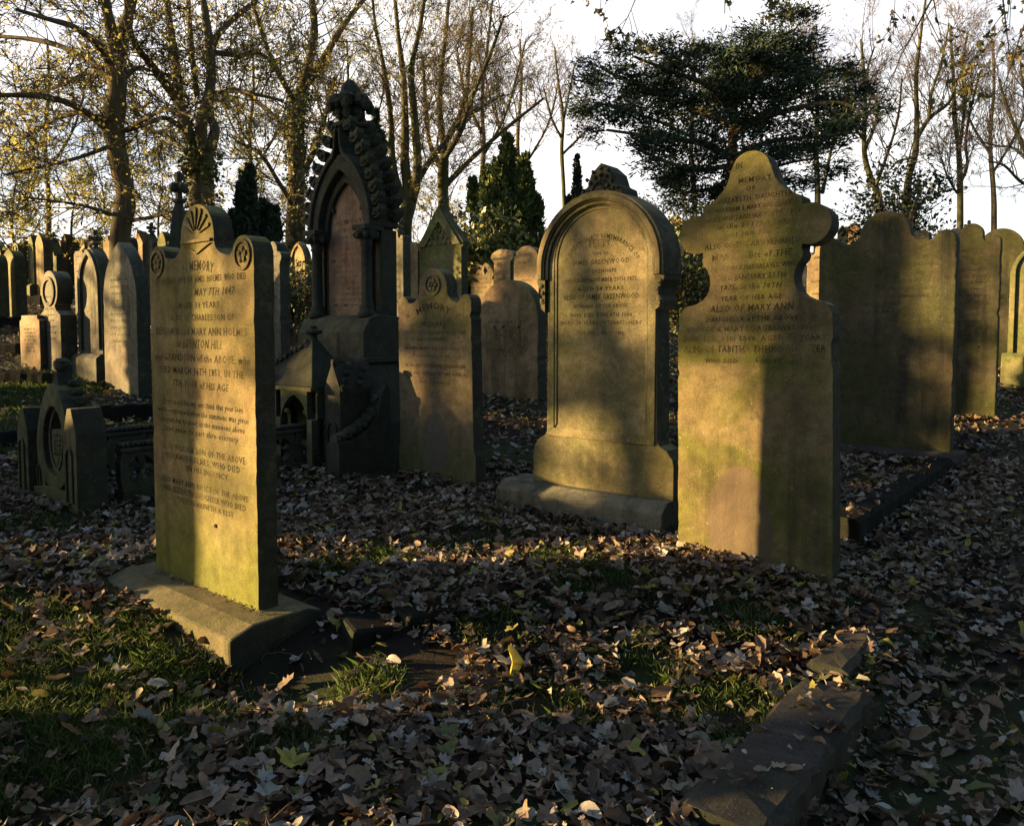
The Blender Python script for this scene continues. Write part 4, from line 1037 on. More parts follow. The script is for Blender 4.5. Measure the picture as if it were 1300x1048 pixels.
def T2():
    Y = 16.5; T = Tree(2); vf = trunkfoot(256, Y)
    ls = skel(T, Y, [
        [(256, vf, 0, 17), (256, 250, 0, 15), (255, 215, 0, 15), (256, 190, 0, 16)],
        [(246, 195, 0, 8), (236, 160, 0, 7), (226, 130, 0, 6), (205, 100, -.4, 5.5), (190, 80, -.6, 5), (168, 50, -1, 4), (160, 0, -1.2, 3)],
        [(248, 185, 0, 7), (232, 150, .3, 6), (226, 110, .5, 6), (222, 70, .7, 5), (214, 20, .9, 4), (208, -60, 1, 3)],
        [(256, 185, 0, 8), (256, 150, -.2, 7), (266, 120, -.3, 6.5), (268, 80, -.4, 5.5), (264, 40, -.5, 5), (258, 0, -.6, 4), (250, -60, -.8, 3)],
        [(266, 190, 0, 7), (273, 165, .2, 6), (266, 140, .3, 5), (270, 60, .4, 4.5), (290, 30, .8, 4), (320, 5, 1.2, 3), (345, -20, 1.6, 2)],
        [(268, 66, .4, 4), (300, 70, .8, 3), (330, 68, 1.1, 2.4), (350, 85, 1.4, 1.6)],
        [(270, 120, .3, 4), (295, 115, -.6, 3), (325, 120, -1, 2.4), (360, 128, -1.6, 1.4)],
        [(234, 165, 0, 3.5), (210, 150, -.8, 3), (185, 158, -1.2, 2.4), (160, 168, -1.5, 1.5)],
        [(240, 195, 0, 3), (215, 175, .8, 2.4), (190, 165, 1.2, 2), (168, 160, 1.5, 1.2)],
        [(250, 120, .2, 4), (244, 70, .5, 3.5), (240, 20, .7, 3), (236, -40, 1, 2)]])
    for i, (P, Rr) in enumerate(ls): T.sprout(P, Rr, 4 if i == 0 else 13, 1.35, 2, .02, .2, 6, lift=.15)
    finish(T, 'broadleaf_tree', 'many-stemmed ivy-clad tree dividing low down, behind the fan-crested stone', footed(T, Y, 256), LEAFY, 4400, .066, 2, ivy=[(ls[0][0], ls[0][1], 900), (ls[2][0][:8], ls[2][1][:8], 300)])
T2()
def T3():
    Y = 21; T = Tree(3); vf = trunkfoot(376, Y)
    ls = skel(T, Y, [
        [(374, vf, 0, 14), (375, 280, 0, 12), (376, 220, 0, 11), (376, 160, 0, 10), (382, 115, 0, 9)],
        [(382, 115, 0, 7), (392, 80, -.3, 6), (399, 40, -.6, 5), (396, 0, -.8, 4), (392, -60, -1, 3)],
        [(384, 112, 0, 6), (405, 85, .5, 5), (425, 50, .8, 4), (445, 20, 1.2, 3.4), (470, -10, 1.6, 2.5)],
        [(374, 130, 0, 4), (352, 90, -.8, 3.4), (335, 50, -1.2, 3), (320, 0, -1.6, 2)],
        [(378, 230, 0, 4), (400, 190, .7, 3.6), (412, 150, 1, 3), (425, 100, 1.6, 2)],
        [(372, 190, 0, 4), (350, 150, .8, 3), (320, 125, 1.5, 2.4), (290, 110, 2, 1.5)],
        [(374, 265, 0, 4), (350, 225, -.8, 3), (330, 195, -1.4, 2.4), (300, 180, -2, 1.4)]])
    for i, (P, Rr) in enumerate(ls): T.sprout(P, Rr, 12, 1.9, 2, .03, .2, 6, lift=.2)
    finish(T, 'broadleaf_tree', 'ivy-wrapped leafy tree left of the gothic monument finial', footed(T, Y, 376), LEAFY, 4400, .07, 3, ivy=[(ls[0][0], ls[0][1], 1300), (ls[4][0], ls[4][1], 500)])
T3()
def T4():
    Y = 24; T = Tree(4); vf = trunkfoot(518, Y)
    ls = skel(T, Y, [
        [(515, vf, 0, 11), (514, 290, 0, 9), (520, 255, 0, 9)],
        [(516, 262, 0, 6), (505, 235, 0, 5), (498, 200, 0, 4), (496, 150, -.3, 3.5), (488, 90, -.6, 3), (476, 30, -1, 2), (470, -40, -1, 1.5)],
        [(520, 258, 0, 7), (514, 210, .2, 6), (514, 160, .4, 5), (512, 100, .6, 4), (505, 40, .8, 3), (498, -40, 1, 2)],
        [(522, 256, 0, 7), (530, 215, -.2, 6), (526, 150, -.4, 5), (522, 90, -.6, 4), (532, 40, -.8, 3), (545, -40, -1, 2)],
        [(526, 240, 0, 4), (545, 205, .6, 3.4), (565, 180, 1, 3), (590, 150, 1.6, 2.4), (640, 120, 2.4, 1.6)],
        [(498, 190, 0, 3), (470, 160, -.6, 2.6), (440, 140, -1, 2), (410, 130, -1.5, 1.5)]])
    for i, (P, Rr) in enumerate(ls): T.sprout(P, Rr, 3 if i == 0 else 19, 1.9, 3, .04, .2, 5, lift=.3, minr=.004)
    finish(T, 'broadleaf_tree', 'three-stemmed thin tree right of the gothic monument', footed(T, Y, 516), LEAFY, 4200, .07, 4, bark=BARKG)
T4()
def T5():
    Y = 26; T = Tree(5); vf = trunkfoot(562, Y)
    ls = skel(T, Y, [
        [(562, vf, 0, 9), (563, 280, 0, 7.5), (562, 230, 0, 7), (564, 190, 0, 6)],
        [(564, 190, 0, 5), (558, 140, .2, 4), (560, 90, .4, 3.4), (566, 40, .6, 2.6), (572, -30, .8, 2)],
        [(562, 205, 0, 4), (585, 165, -.6, 3.4), (600, 120, -.8, 3), (622, 70, -1, 2.4), (640, 20, -1.2, 1.6)],
        [(560, 215, 0, 4), (545, 180, .6, 3), (540, 130, .8, 2.6), (536, 70, 1, 2)],
        [(566, 235, 0, 4), (600, 200, 1, 3), (640, 165, 1.5, 2.6), (690, 125, 2, 1.6)],
        [(566, 180, 0, 4), (590, 130, .7, 3), (596, 70, 1, 2.4), (600, 10, 1.3, 1.8)]])
    for i, (P, Rr) in enumerate(ls): T.sprout(P, Rr, 18, 2.1, 3, .05, .18, 5, lift=.35, minr=.004)
    finish(T, 'broadleaf_tree', 'fan-crowned tree of fine twigs left of the columnar conifer', footed(T, Y, 562), LEAFY, 2500, .07, 5, bark=BARKG)
T5()
def bare(seed, Y, stems, label, n=14, L=2.0, twig=TWIGP, bark=BARKG, leaf=0, maxl=3, nch=4, minr=.005, up=.09):
    T = Tree(seed); u0 = stems[0][0][0]; stems[0][0] = (u0, trunkfoot(u0, Y), 0, stems[0][0][3])
    ls = skel(T, Y, stems, 6, .62)
    for i, (P, Rr) in enumerate(ls): T.sprout(P, Rr, (n if i else n // 2), L, maxl, up, .14, nch, lift=.45, minr=minr, t0=.1 if i else .5)
    return finish(T, 'bare_tree', label, footed(T, Y, u0), LEAFG if leaf else None, leaf, .08, seed, bark=bark, twig=twig)
bare(11, 30, [[(608, 350, 0, 7), (610, 250, 0, 6), (614, 190, 0, 5), (612, 120, 0, 4), (620, 50, 0, 3), (625, 0, 0, 2)],
              [(612, 200, 0, 4), (640, 150, .6, 3), (655, 100, 1, 2.4), (668, 50, 1, 1.6)], [(612, 170, 0, 4), (590, 120, -.6, 3), (580, 60, -1, 2)]],
     'bare fine-twigged tree rising behind the columnar conifer', 17, 2.4, TWIG)
bare(12, 34, [[(718, 350, 0, 5), (716, 250, 0, 4.5), (713, 190, 0, 4), (715, 150, 0, 3.5), (708, 100, 0, 2.4), (704, 60, 0, 1.5)],
              [(715, 195, 0, 3), (735, 175, .6, 2.4), (745, 165, .8, 1.6)], [(713, 175, 0, 3), (700, 150, -.5, 2.2), (690, 110, -1, 1.6)], [(716, 150, 0, 3), (724, 110, .5, 2), (730, 80, .8, 1.4)]],
     'small bare tree with a pale trunk between the conifer and the spreading yew', 12, 1.7)
bare(13, 30, [[(1036, 350, 0, 7), (1038, 250, 0, 6), (1036, 190, 0, 5), (1038, 140, 0, 4), (1035, 90, 0, 3), (1030, 50, 0, 2)],
              [(1044, 245, 0, 4), (1052, 205, .4, 3), (1062, 160, .8, 2.4), (1075, 110, 1, 1.8)], [(1037, 160, 0, 3), (1020, 110, -.5, 2.4), (1005, 60, -1, 1.8)]],
     'bare tree behind the right end of the yew', 15, 2.1)
bare(14, 28, [[(1122, 350, 0, 8), (1118, 262, 0, 7), (1105, 225, 0, 6), (1097, 190, 0, 5), (1098, 120, 0, 4), (1093, 50, 0, 2.5)],
              [(1098, 190, 0, 4), (1115, 140, .5, 3.2), (1100, 100, .7, 2.4), (1110, 60, 1, 1.6)], [(1110, 240, 0, 4), (1125, 200, -.6, 3), (1140, 150, -1, 2.4), (1145, 100, -1.2, 1.6)],
              [(1098, 180, 0, 3), (1085, 160, -.4, 2.4), (1070, 120, -.8, 1.6)]],
     'bare forked tree rising left of the holly bush', 15, 2.0)
bare(15, 25, [[(1148, 350, 0, 9), (1152, 240, 0, 7), (1162, 195, 0, 6), (1164, 150, 0, 5), (1163, 100, 0, 4), (1168, 50, 0, 3), (1175, 0, 0, 2)],
              [(1162, 180, 0, 5), (1180, 150, .5, 4), (1205, 130, 1, 3), (1215, 100, 1.3, 2)], [(1180, 152, .5, 4), (1182, 120, .6, 3), (1195, 80, .9, 2.4), (1205, 30, 1.2, 1.6)],
              [(1158, 200, 0, 3), (1140, 205, -.7, 2.4), (1130, 215, -1, 1.4)]],
     'tall bare tree with crossing limbs above the holly bush', 14, 2.0)
bare(16, 27, [[(1218, 350, 0, 7), (1219, 250, 0, 6), (1217, 190, 0, 5), (1212, 150, 0, 4.5), (1210, 90, 0, 3), (1206, 40, 0, 2)],
              [(1220, 230, 0, 4), (1228, 210, .3, 3), (1226, 180, .5, 3), (1232, 140, .8, 2.4), (1245, 90, 1, 1.6)], [(1217, 195, 0, 4), (1224, 140, -.4, 3), (1222, 90, -.7, 2.4), (1228, 40, -1, 1.6)],
              [(1215, 245, 0, 2.5), (1203, 225, -.5, 2), (1195, 200, -.8, 1.4)]],
     'slim bare tree with a straight trunk left of the right-edge tree', 16, 1.8)
bare(17, 24, [[(1320, 350, 0, 9), (1318, 240, 0, 7), (1303, 195, 0, 5), (1290, 165, 0, 4), (1278, 135, 0, 3), (1268, 100, 0, 2)],
              [(1318, 240, 0, 4), (1295, 230, -.4, 3), (1275, 210, -.8, 2.4), (1255, 205, -1, 1.6)], [(1303, 195, 0, 4), (1305, 140, .5, 3), (1295, 90, .8, 2)], [(1318, 220, 0, 4), (1290, 190, .6, 3), (1265, 185, 1, 2), (1245, 180, 1.2, 1.5)]],
     'bare tree leaning in at the right edge of the photo', 14, 1.8)
for i, (u, Y, lab) in enumerate(((440, 40, 'far fine-twigged tree behind the gothic monument'), (60, 42, 'far leafy tree in the glow at the left'), (320, 40, 'far leafy tree behind the dark columnar yew'), (880, 44, 'far bare tree seen through the yew boughs'), (1260, 44, 'far faint bare tree between the two right-hand trees'), (660, 44, 'far faint tree behind the tall conifer'))):
    k = 1000 / Y
    bare(30 + i, Y, [[(u, 350, 0, 6), (u + 2, 260, 0, 5), (u - 3, 180, 0, 4), (u + 2, 110, 0, 3), (u, 50, 0, 2)], [(u, 220, 0, 3), (u + 35, 160, .5, 2.4), (u + 50, 100, .8, 1.6)], [(u, 200, 0, 3), (u - 30, 150, .5, 2.4), (u - 45, 90, .8, 1.6)]], lab, 14, 2.9, TWIG if u < 700 else TWIGP, BARK, 1200 if u < 500 else 0)
# low leafy saplings filling the glow between trunks at left
def sapling(seed, u, Y, h, lab, nl=5000, spread=1.6):
    T = Tree(seed); p = px(u, 330, Y); z = gz(p.x, p.y)
    P = [Vector((p.x + .1 * math.sin(i * 2.), Y, z - .1 + h * i / 5)) for i in range(6)]
    Rr = [.06 - .01 * i for i in range(6)]; a, b = T.limb(P, Rr, 5)
    T.sprout(a, b, 15, spread, 2, .0, .2, 5, lift=.1)
    finish(T, 'sapling', lab, (p.x, p.y, z), LEAFG, int(nl * .5), .075, seed, group='saplings')
sapling(51, 20, 22, 4.0, 'pale leafy sapling low at the far left', 8000, 2.2)
sapling(52, 95, 24, 3.6, 'pale leafy sapling left of the leaning trunk', 8000, 2.2)
sapling(53, 205, 24, 4.0, 'pale leafy sapling between the two big left trees', 7000, 2.0)
sapling(54, 330, 25, 4.2, 'leafy sapling behind the dark columnar yew', 6000, 2.0)
sapling(55, 475, 27, 4.0, 'leafy sapling right behind the gothic monument', 5000, 2.0)
sapling(56, 545, 30, 3.4, 'leafy sapling behind the gabled tracery stone', 4000, 2.0)
# spreading yew
def yew():
    Y = 19; T = Tree(9); vf = trunkfoot(930, Y)
    ls = skel(T, Y, [
        [(930, vf, 0, 15), (930, 240, 0, 12), (930, 200, 0, 9), (931, 160, 0, 6), (935, 120, 0, 4), (940, 85, 0, 2.4)],
        [(930, 200, 0, 6), (900, 186, -.6, 5), (870, 178, -1.2, 4), (820, 172, -1.8, 3), (770, 165, -2.2, 2)],
        [(928, 210, 0, 5), (895, 215, -1.2, 4), (860, 210, -2, 3), (810, 190, -2.8, 2)],
        [(930, 160, 0, 6), (890, 140, .6, 5), (840, 120, 1.1, 4), (790, 100, 1.4, 3), (762, 85, 1.6, 2)],
        [(931, 150, 0, 5), (900, 110, -.8, 4), (850, 90, -1.2, 3), (805, 72, -1.8, 2)],
        [(932, 170, 0, 6), (970, 150, -.8, 5), (1020, 135, -1.4, 4), (1065, 130, -2, 2.5), (1090, 140, -2.2, 1.5)],
        [(932, 130, 0, 5), (970, 100, .6, 4), (1010, 85, 1, 3), (1060, 92, 1.5, 2)],
        [(938, 100, 0, 4), (965, 70, .3, 3), (995, 45, .6, 2), (1010, 38, .7, 1.4)],
        [(930, 200, 0, 5), (975, 180, 1, 4), (1020, 175, 1.6, 3), (1070, 170, 2, 2)],
        [(930, 230, 0, 4), (900, 240, -1, 3), (865, 245, -1.6, 2)],
        [(930, 225, 0, 4), (970, 215, -1, 3), (1010, 205, -1.8, 2), (1045, 200, -2.2, 1.5)],
        [(931, 140, 0, 3), (925, 95, 1, 2.4), (912, 74, 1.4, 1.6)],
        [(931, 140, 0, 3), (890, 95, .8, 2.4), (872, 80, 1, 1.6)],
        [(931, 140, 0, 3), (950, 105, -.8, 2.4), (968, 92, -1.2, 1.6)],
        [(900, 186, 0, 3), (850, 160, -.6, 2.4), (795, 140, -1, 2), (752, 130, -1.2, 1.4)],
        [(931, 165, 0, 3), (985, 135, .4, 2.4), (1045, 112, .8, 1.6), (1080, 112, 1, 1.2)]], q=.8)
    bo = MB(); nv0 = len(T.trunk.v)
    for i, (P, Rr) in enumerate(ls): T.sprout(P, Rr, 14 if i == 0 else 14, .74, 1, -.02, .22, 5, t0=.5 if i == 0 else .12, lift=.1)
    nf = [f for f in T.trunk.f if min(f) >= 21 * 7]; bo.v = T.trunk.v[21 * 7:]; bo.f = [tuple(i - 21 * 7 for i in f) for f in nf]
    T.trunk.f = [f for f in T.trunk.f if max(f) < 21 * 7]; T.trunk.v = T.trunk.v[:21 * 7]
    n0 = len(bo.v); bo.v += T.br.v; bo.f += [tuple(i + n0 for i in f) for f in T.br.f]; T.br = bo
    o = empty('yew_tree', footed(T, Y, 930), 0, 'dark spreading yew with flat tiered boughs and orange trunk, behind the cross-shaped stone', 'tree', 'trees of the churchyard'); off = Vector(o.location)
    for mb, nm, mt in ((T.trunk, 'trunk', BARKR), (T.br, 'branches', BARK)):
        mb.v = [(x - off.x, y - off.y, z - off.z) for x, y, z in mb.v]; mb.build(nm, mt, o, 0, nm == 'trunk')
    rg = np.random.default_rng(5); cen = []; dr = []
    for p, d in T.tips:
        for _ in range(12):
            q = rg.normal(0, 1, 3) * np.array([.16, .16, .055]); cen.append([p.x - off.x + q[0] + d.x * .1, p.y - off.y + q[1], p.z - off.z + q[2]])
            hd = np.array([d.x, d.y, .1 + d.z * .3]) + rg.normal(0, .5, 3) * np.array([1, 1, .35]); dr.append(hd)
    v = scatter_quads(cen, dr, .15, .22, rg, 0); quadmesh('crown', v, YEW, o, rg.random(len(cen)))
    print('yew leaves', len(cen))
yew()
# columnar conifers
def column(seed, u0, u1, vt, Y, lab, plumes, mat=CYP, n=16000, name='columnar_conifer', size=.14, lean=.0):
    rg = np.random.default_rng(seed); uc = (u0 + u1) / 2; p = px(uc, 330, Y); z = gz(p.x, p.y)
    o = empty(name, (p.x, p.y, z), 0, lab, 'conifer', 'conifers among the graves')
    H = EYE + (422 - vt) * Y / 1000 - z; W = (u1 - u0) * Y / 1000 / 2
    b = MB(); b.tube([(0, 0, -.2), (0, 0, H * .5), (0, 0, H * .8)], [.16, .1, .03], 7)
    cen = []; dr = []
    for k in range(plumes):
        a = rg.uniform(0, 2 * PI); r = W * .78 * math.sqrt(rg.random()) if k else 0; hx = r * math.cos(a); hy = r * math.sin(a)
        hh = H * (1 - .55 * (r / W) ** 1.1 * rg.uniform(.5, 1.25)) if k else H; pr = W * rg.uniform(.15, .30)
        b.tube([(hx * .2, hy * .2, H * .1), (hx, hy, hh * .45), (hx, hy, hh * .85)], [.05, .035, .012], 5)
        m = n // plumes
        t = rg.random(m) ** .8; zz = .25 + t * (hh - .25); rad = pr * np.clip(np.minimum(1.0, (1.02 - t) * 3.2), .05, 1) * (.8 + .3 * np.sin(t * 19 + k * 2) * np.sin(t * 7 + k)) * np.sqrt(rg.uniform(.35, 1, m)); an = rg.uniform(0, 2 * PI, m)
        cx = hx * (.55 + .45 * t) + rad * np.cos(an); cy = hy * (.55 + .45 * t) + rad * np.sin(an)
        cen += list(np.stack([cx, cy, zz], 1)); dr += list(np.stack([np.cos(an) * .5, np.sin(an) * .5, np.full(m, 1.1)], 1))
    b.build('trunk', BARK, o)
    v = scatter_quads(cen, dr, size, .4, rg, .02); quadmesh('crown', v, mat, o, rg.random(len(cen)))
column(61, 578, 708, 178, 21, 'tall green columnar conifer with twin spires in the middle distance', 22, n=50000, size=.17)
column(62, 276, 362, 215, 17, 'dark columnar yew between the fan crest and the gothic monument', 14, YEW, 26000)
column(63, 712, 752, 203, 24, 'small dark conifer peeking over the left of the arch crest', 7, YEW, 10000)
column(64, 462, 496, 146, 19, 'dark narrow conifer standing right behind the gothic monument gable', 6, YEW, 12000)
def shrub(seed, u, v0, Y, rx, rz, lab, mat, n, size=.1, name='shrub', cat='shrub'):
    rg = np.random.default_rng(seed); p = px(u, 330, Y); z = gz(p.x, p.y); T = Tree(seed)
    H = EYE + (422 - v0) * Y / 1000 - z
    o = empty(name, (p.x, p.y, z), 0, lab, cat, 'shrubs among the graves')
    for k in range(14):
        a = T.rg.random() * 2 * PI; d = Vector((math.cos(a) * rx * .7, math.sin(a) * rx * .7, H * T.rg.uniform(.5, 1))); T.grow(Vector((0, 0, 0)), d, d.length, .03, 0, 2, .02, .15, 5, .008)
    T.br.build('branches', TWIG, o)
    idx = rg.integers(0, len(T.tips), n); cen = np.array([T.tips[i][0] for i in idx])
    v = scatter_quads(cen, None, size, .55, rg, .1); quadmesh('crown', v, mat, o, rg.random(n))
shrub(71, 612, 272, 19, .9, 1.2, 'golden-leaved laurel shrub glowing at the foot of the conifer', LAUREL, 2200, .17)
shrub(72, 1135, 222, 20, 1.05, 1.8, 'dark holly bush above the wide dark slab', YEW, 4800, .13, 'holly_bush')
shrub(73, 882, 300, 12, .55, .5, 'green ivy bush beside the left lobe of the cross-shaped stone', IVY, 3000, .08)
shrub(74, 372, 345, 12.5, .4, .5, 'low dark shrub at the foot of the sunlit pointed stone', IVY, 1800, .07)
shrub(75, 862, 262, 26, 1.0, 1.2, 'leafy brownish shrub below the yew boughs', LAUREL, 2600, .13)
# ------------------------------------------------------------------ near maple, outside the frame, with boughs hanging in
def near_maple():
    T = Tree(77); base = Vector((7.2, 5.2, gz(7.2, 5.2) - .1)); top = base + Vector((-.2, .3, 6.0))
    T.limb([base, base + Vector((.1, .1, 2)), base + Vector((-.1, .2, 4)), top, top + Vector((0, .1, 2.5))], [.26, .22, .2, .17, .08], 10)
    limbs = [[top, Vector((5.4, 6.4, 6.0)), Vector((3.6, 7.2, 6.0)), Vector((2.0, 7.6, 5.6)), Vector((1.1, 7.7, 5.1))],
             [top + Vector((0, 0, -.8)), Vector((6.2, 6.3, 5.4)), Vector((5.0, 7.2, 5.2)), Vector((4.2, 7.6, 4.7))],
             [top + Vector((0, 0, -1.5)), Vector((6.0, 6.0, 4.6)), Vector((5.2, 6.6, 4.5)), Vector((4.7, 7.0, 4.1))]]
    ends = []
    for l in limbs: ends.append(T.limb(l, [.09, .06, .04, .025, .012][:len(l)], 6))
    hang = [((1.55, 7.7, 5.3), (-.35, .1, -.75), 1.25), ((1.15, 7.7, 5.1), (-.5, 0, -.45), .95), ((1.9, 7.6, 5.5), (.1, 0, -.8), 1.3), ((2.4, 7.5, 5.7), (-.1, 0, -.8), 1.3), ((1.3, 7.6, 5.2), (-.8, 0, -.35), 1.1),
            ((4.2, 7.6, 4.75), (-.5, 0, -.6), 1.5), ((4.5, 7.4, 4.9), (-.15, 0, -.8), 1.3), ((4.7, 7.3, 4.9), (.1, 0, -.7), 1.3), ((4.6, 7.0, 4.3), (-.3, 0, -.6), 1.2), ((5.0, 6.8, 4.4), (-.1, 0, -.8), 1.2), ((4.9, 7.0, 4.6), (.3, 0, -.6), 1.0), ((4.35, 7.5, 4.8), (-.7, 0, -.25), .9)]
    T.tips = []
    for p, d, L in hang: T.grow(Vector(p), Vector(d), L, .012, 1, 3, -.05, .16, 3, .0035)
    o = empty('maple_tree', base, 0, 'maple whose thin leafy twigs hang into the top of the picture', 'tree')
    for mb, nm, mt in ((T.trunk, 'trunk', BARK), (T.br, 'hanging_twigs', TWIG)):
        mb.v = [(x - base.x, y - base.y, z - base.z) for x, y, z in mb.v]; mb.build(nm, mt, o)
    rg = np.random.default_rng(8); n = 700; idx = rg.integers(0, len(T.tips), n); cen = np.array([T.tips[i][0] - base for i in idx])
    Vv, Fv, rn = leaf_cloud(cen + rg.normal(0, .03, (n, 3)), rg.uniform(.028, .052, n), rg, tilt=1.3, z0=None)
    me = poly(Vv, Fv); at_ = me.attributes.new('rnd', 'FLOAT', 'FACE'); at_.data.foreach_set('value', rn); link('crown', me, MAPLE, o)
# ================================================================== FALLEN LEAVES AND GRASS
def leaf_templates():
    T = []
    rg = np.random.default_rng(4)
    # maple-like outline, centre vertex + rim fan
    ang = np.radians([-90, -52, -30, 2, 18, 40, 62, 76, 90, 104, 118, 140, 162, 178, 210, 232]); rad = np.array([.35, .5, .78, .95, .62, .92, .6, .75, 1.05, .75, .6, .92, .62, .95, .78, .5])
    for k in range(6):
        r = rad * rg.uniform(.62, 1.12, len(rad)); x = r * np.cos(ang); y = r * np.sin(ang)
        fold = rg.uniform(-.5, .7); curl = rg.uniform(-.2, .55)
        z = fold * np.abs(x) * .6 + curl * (x * x + y * y) * .6 + rg.normal(0, .09, len(x))
        T.append(np.vstack([[0, 0, 0], np.stack([x, y, z], 1)]))
    ov = np.linspace(0, 2 * PI, 16, endpoint=False)
    for k in range(4):  # oval / curled brown leaves
        x = .42 * np.cos(ov) * (1 + rg.normal(0, .06, 16)); y = .85 * np.sin(ov); c = rg.uniform(.4, 1.5)
        z = c * x * x * 1.6 + rg.uniform(-.3, .5) * y * y + rg.normal(0, .05, 16)
        T.append(np.vstack([[0, 0, 0], np.stack([x, y, z], 1)]))
    return T
LTM = leaf_templates()
def leaf_cloud(pos, size, rg, tilt=.45, z0=0.):
    n = len(pos); m = 17
    tid = rg.integers(0, len(LTM), n); base = np.stack(LTM)[tid]         # n,17,3
    base = base * size[:, None, None]
    th = rg.uniform(0, 2 * PI, n); tx = rg.normal(0, tilt, n); ty = rg.normal(0, tilt, n)
    def rot(a, ax):
        c, s = np.cos(a), np.sin(a); M = np.zeros((n, 3, 3)); i, j = [(1, 2), (2, 0), (0, 1)][ax]; M[:, ax, ax] = 1; M[:, i, i] = c; M[:, j, j] = c; M[:, i, j] = -s; M[:, j, i] = s; return M
    Mx = rot(tx, 0) @ rot(ty, 1) @ rot(th, 2)
    v = np.einsum('nij,nkj->nki', Mx, base) + pos[:, None, :]
    V = v.reshape(-1, 3)
    tri = np.array([[0, 1 + i, 1 + (i + 1) % 16] for i in range(16)]); F = (tri[None] + (np.arange(n) * m)[:, None, None]).reshape(-1, 3)
    rn = np.repeat(rg.random(n), 16).astype(np.float32)
    return V, F, rn
def poly(V, F):
    k = F.shape[1]; n = len(F); me = bpy.data.meshes.new('m'); me.vertices.add(len(V)); me.vertices.foreach_set('co', V.astype(np.float32).ravel())
    me.loops.add(n * k); me.loops.foreach_set('vertex_index', F.astype(np.int32).ravel()); me.polygons.add(n)
    me.polygons.foreach_set('loop_start', np.arange(0, n * k, k, dtype=np.int32)); me.polygons.foreach_set('loop_total', np.full(n, k, dtype=np.int32)); me.update(calc_edges=True); return me
near_maple()
def vgz(P): return np.array([gz(x, y) for x, y in P])
GRASSP = [(-1.5, 3.1, .45), (-2.2, 2.6, .6), (-1.2, 2.75, .25), (.45, 3.7, .25), (1.0, 3.4, .2), (-.2, 4.6, .3), (.9, 2.6, .3), (-.7, 2.5, .2), (-1.75, 2.75, .75), (-2.3, 3.1, .6), (-1.3, 2.35, .4), (-1.9, 2.2, .5), (.1, 2.75, .22), (-.05, 3.3, .2), (.75, 2.75, .25), (.55, 3.05, .2), (-2.9, 4.85, .35), (.95, 5.3, .2), (.25, 4.1, .22), (-.7, 4.2, .25), (-.95, 3.9, .15), (2.7, 5.9, .12),
          (-4.9, 7.6, .9), (-5.2, 6.9, .7), (-3.6, 7.4, .5), (-6.0, 8.6, .8), (-5.6, 9.6, .7), (-3.4, 4.3, .3), (1.3, 3.0, .12), (-.55, 2.95, .15), (3.9, 8.2, .3), (5.2, 7.0, .25), (2.1, 6.8, .3)]
def grassfac(x, y):
    return max([max(0, 1 - ((x - a) ** 2 + (y - b) ** 2) / (r * r)) for a, b, r in GRASSP])
def wedge(n, y0, y1, rg, p=1.0, m=.72):
    y = y0 + (y1 - y0) * rg.random(n) ** p
    # area uniform: weight by width
    x = (rg.random(n) * 2 - 1) * (y * m + .25); return np.stack([x, y], 1)
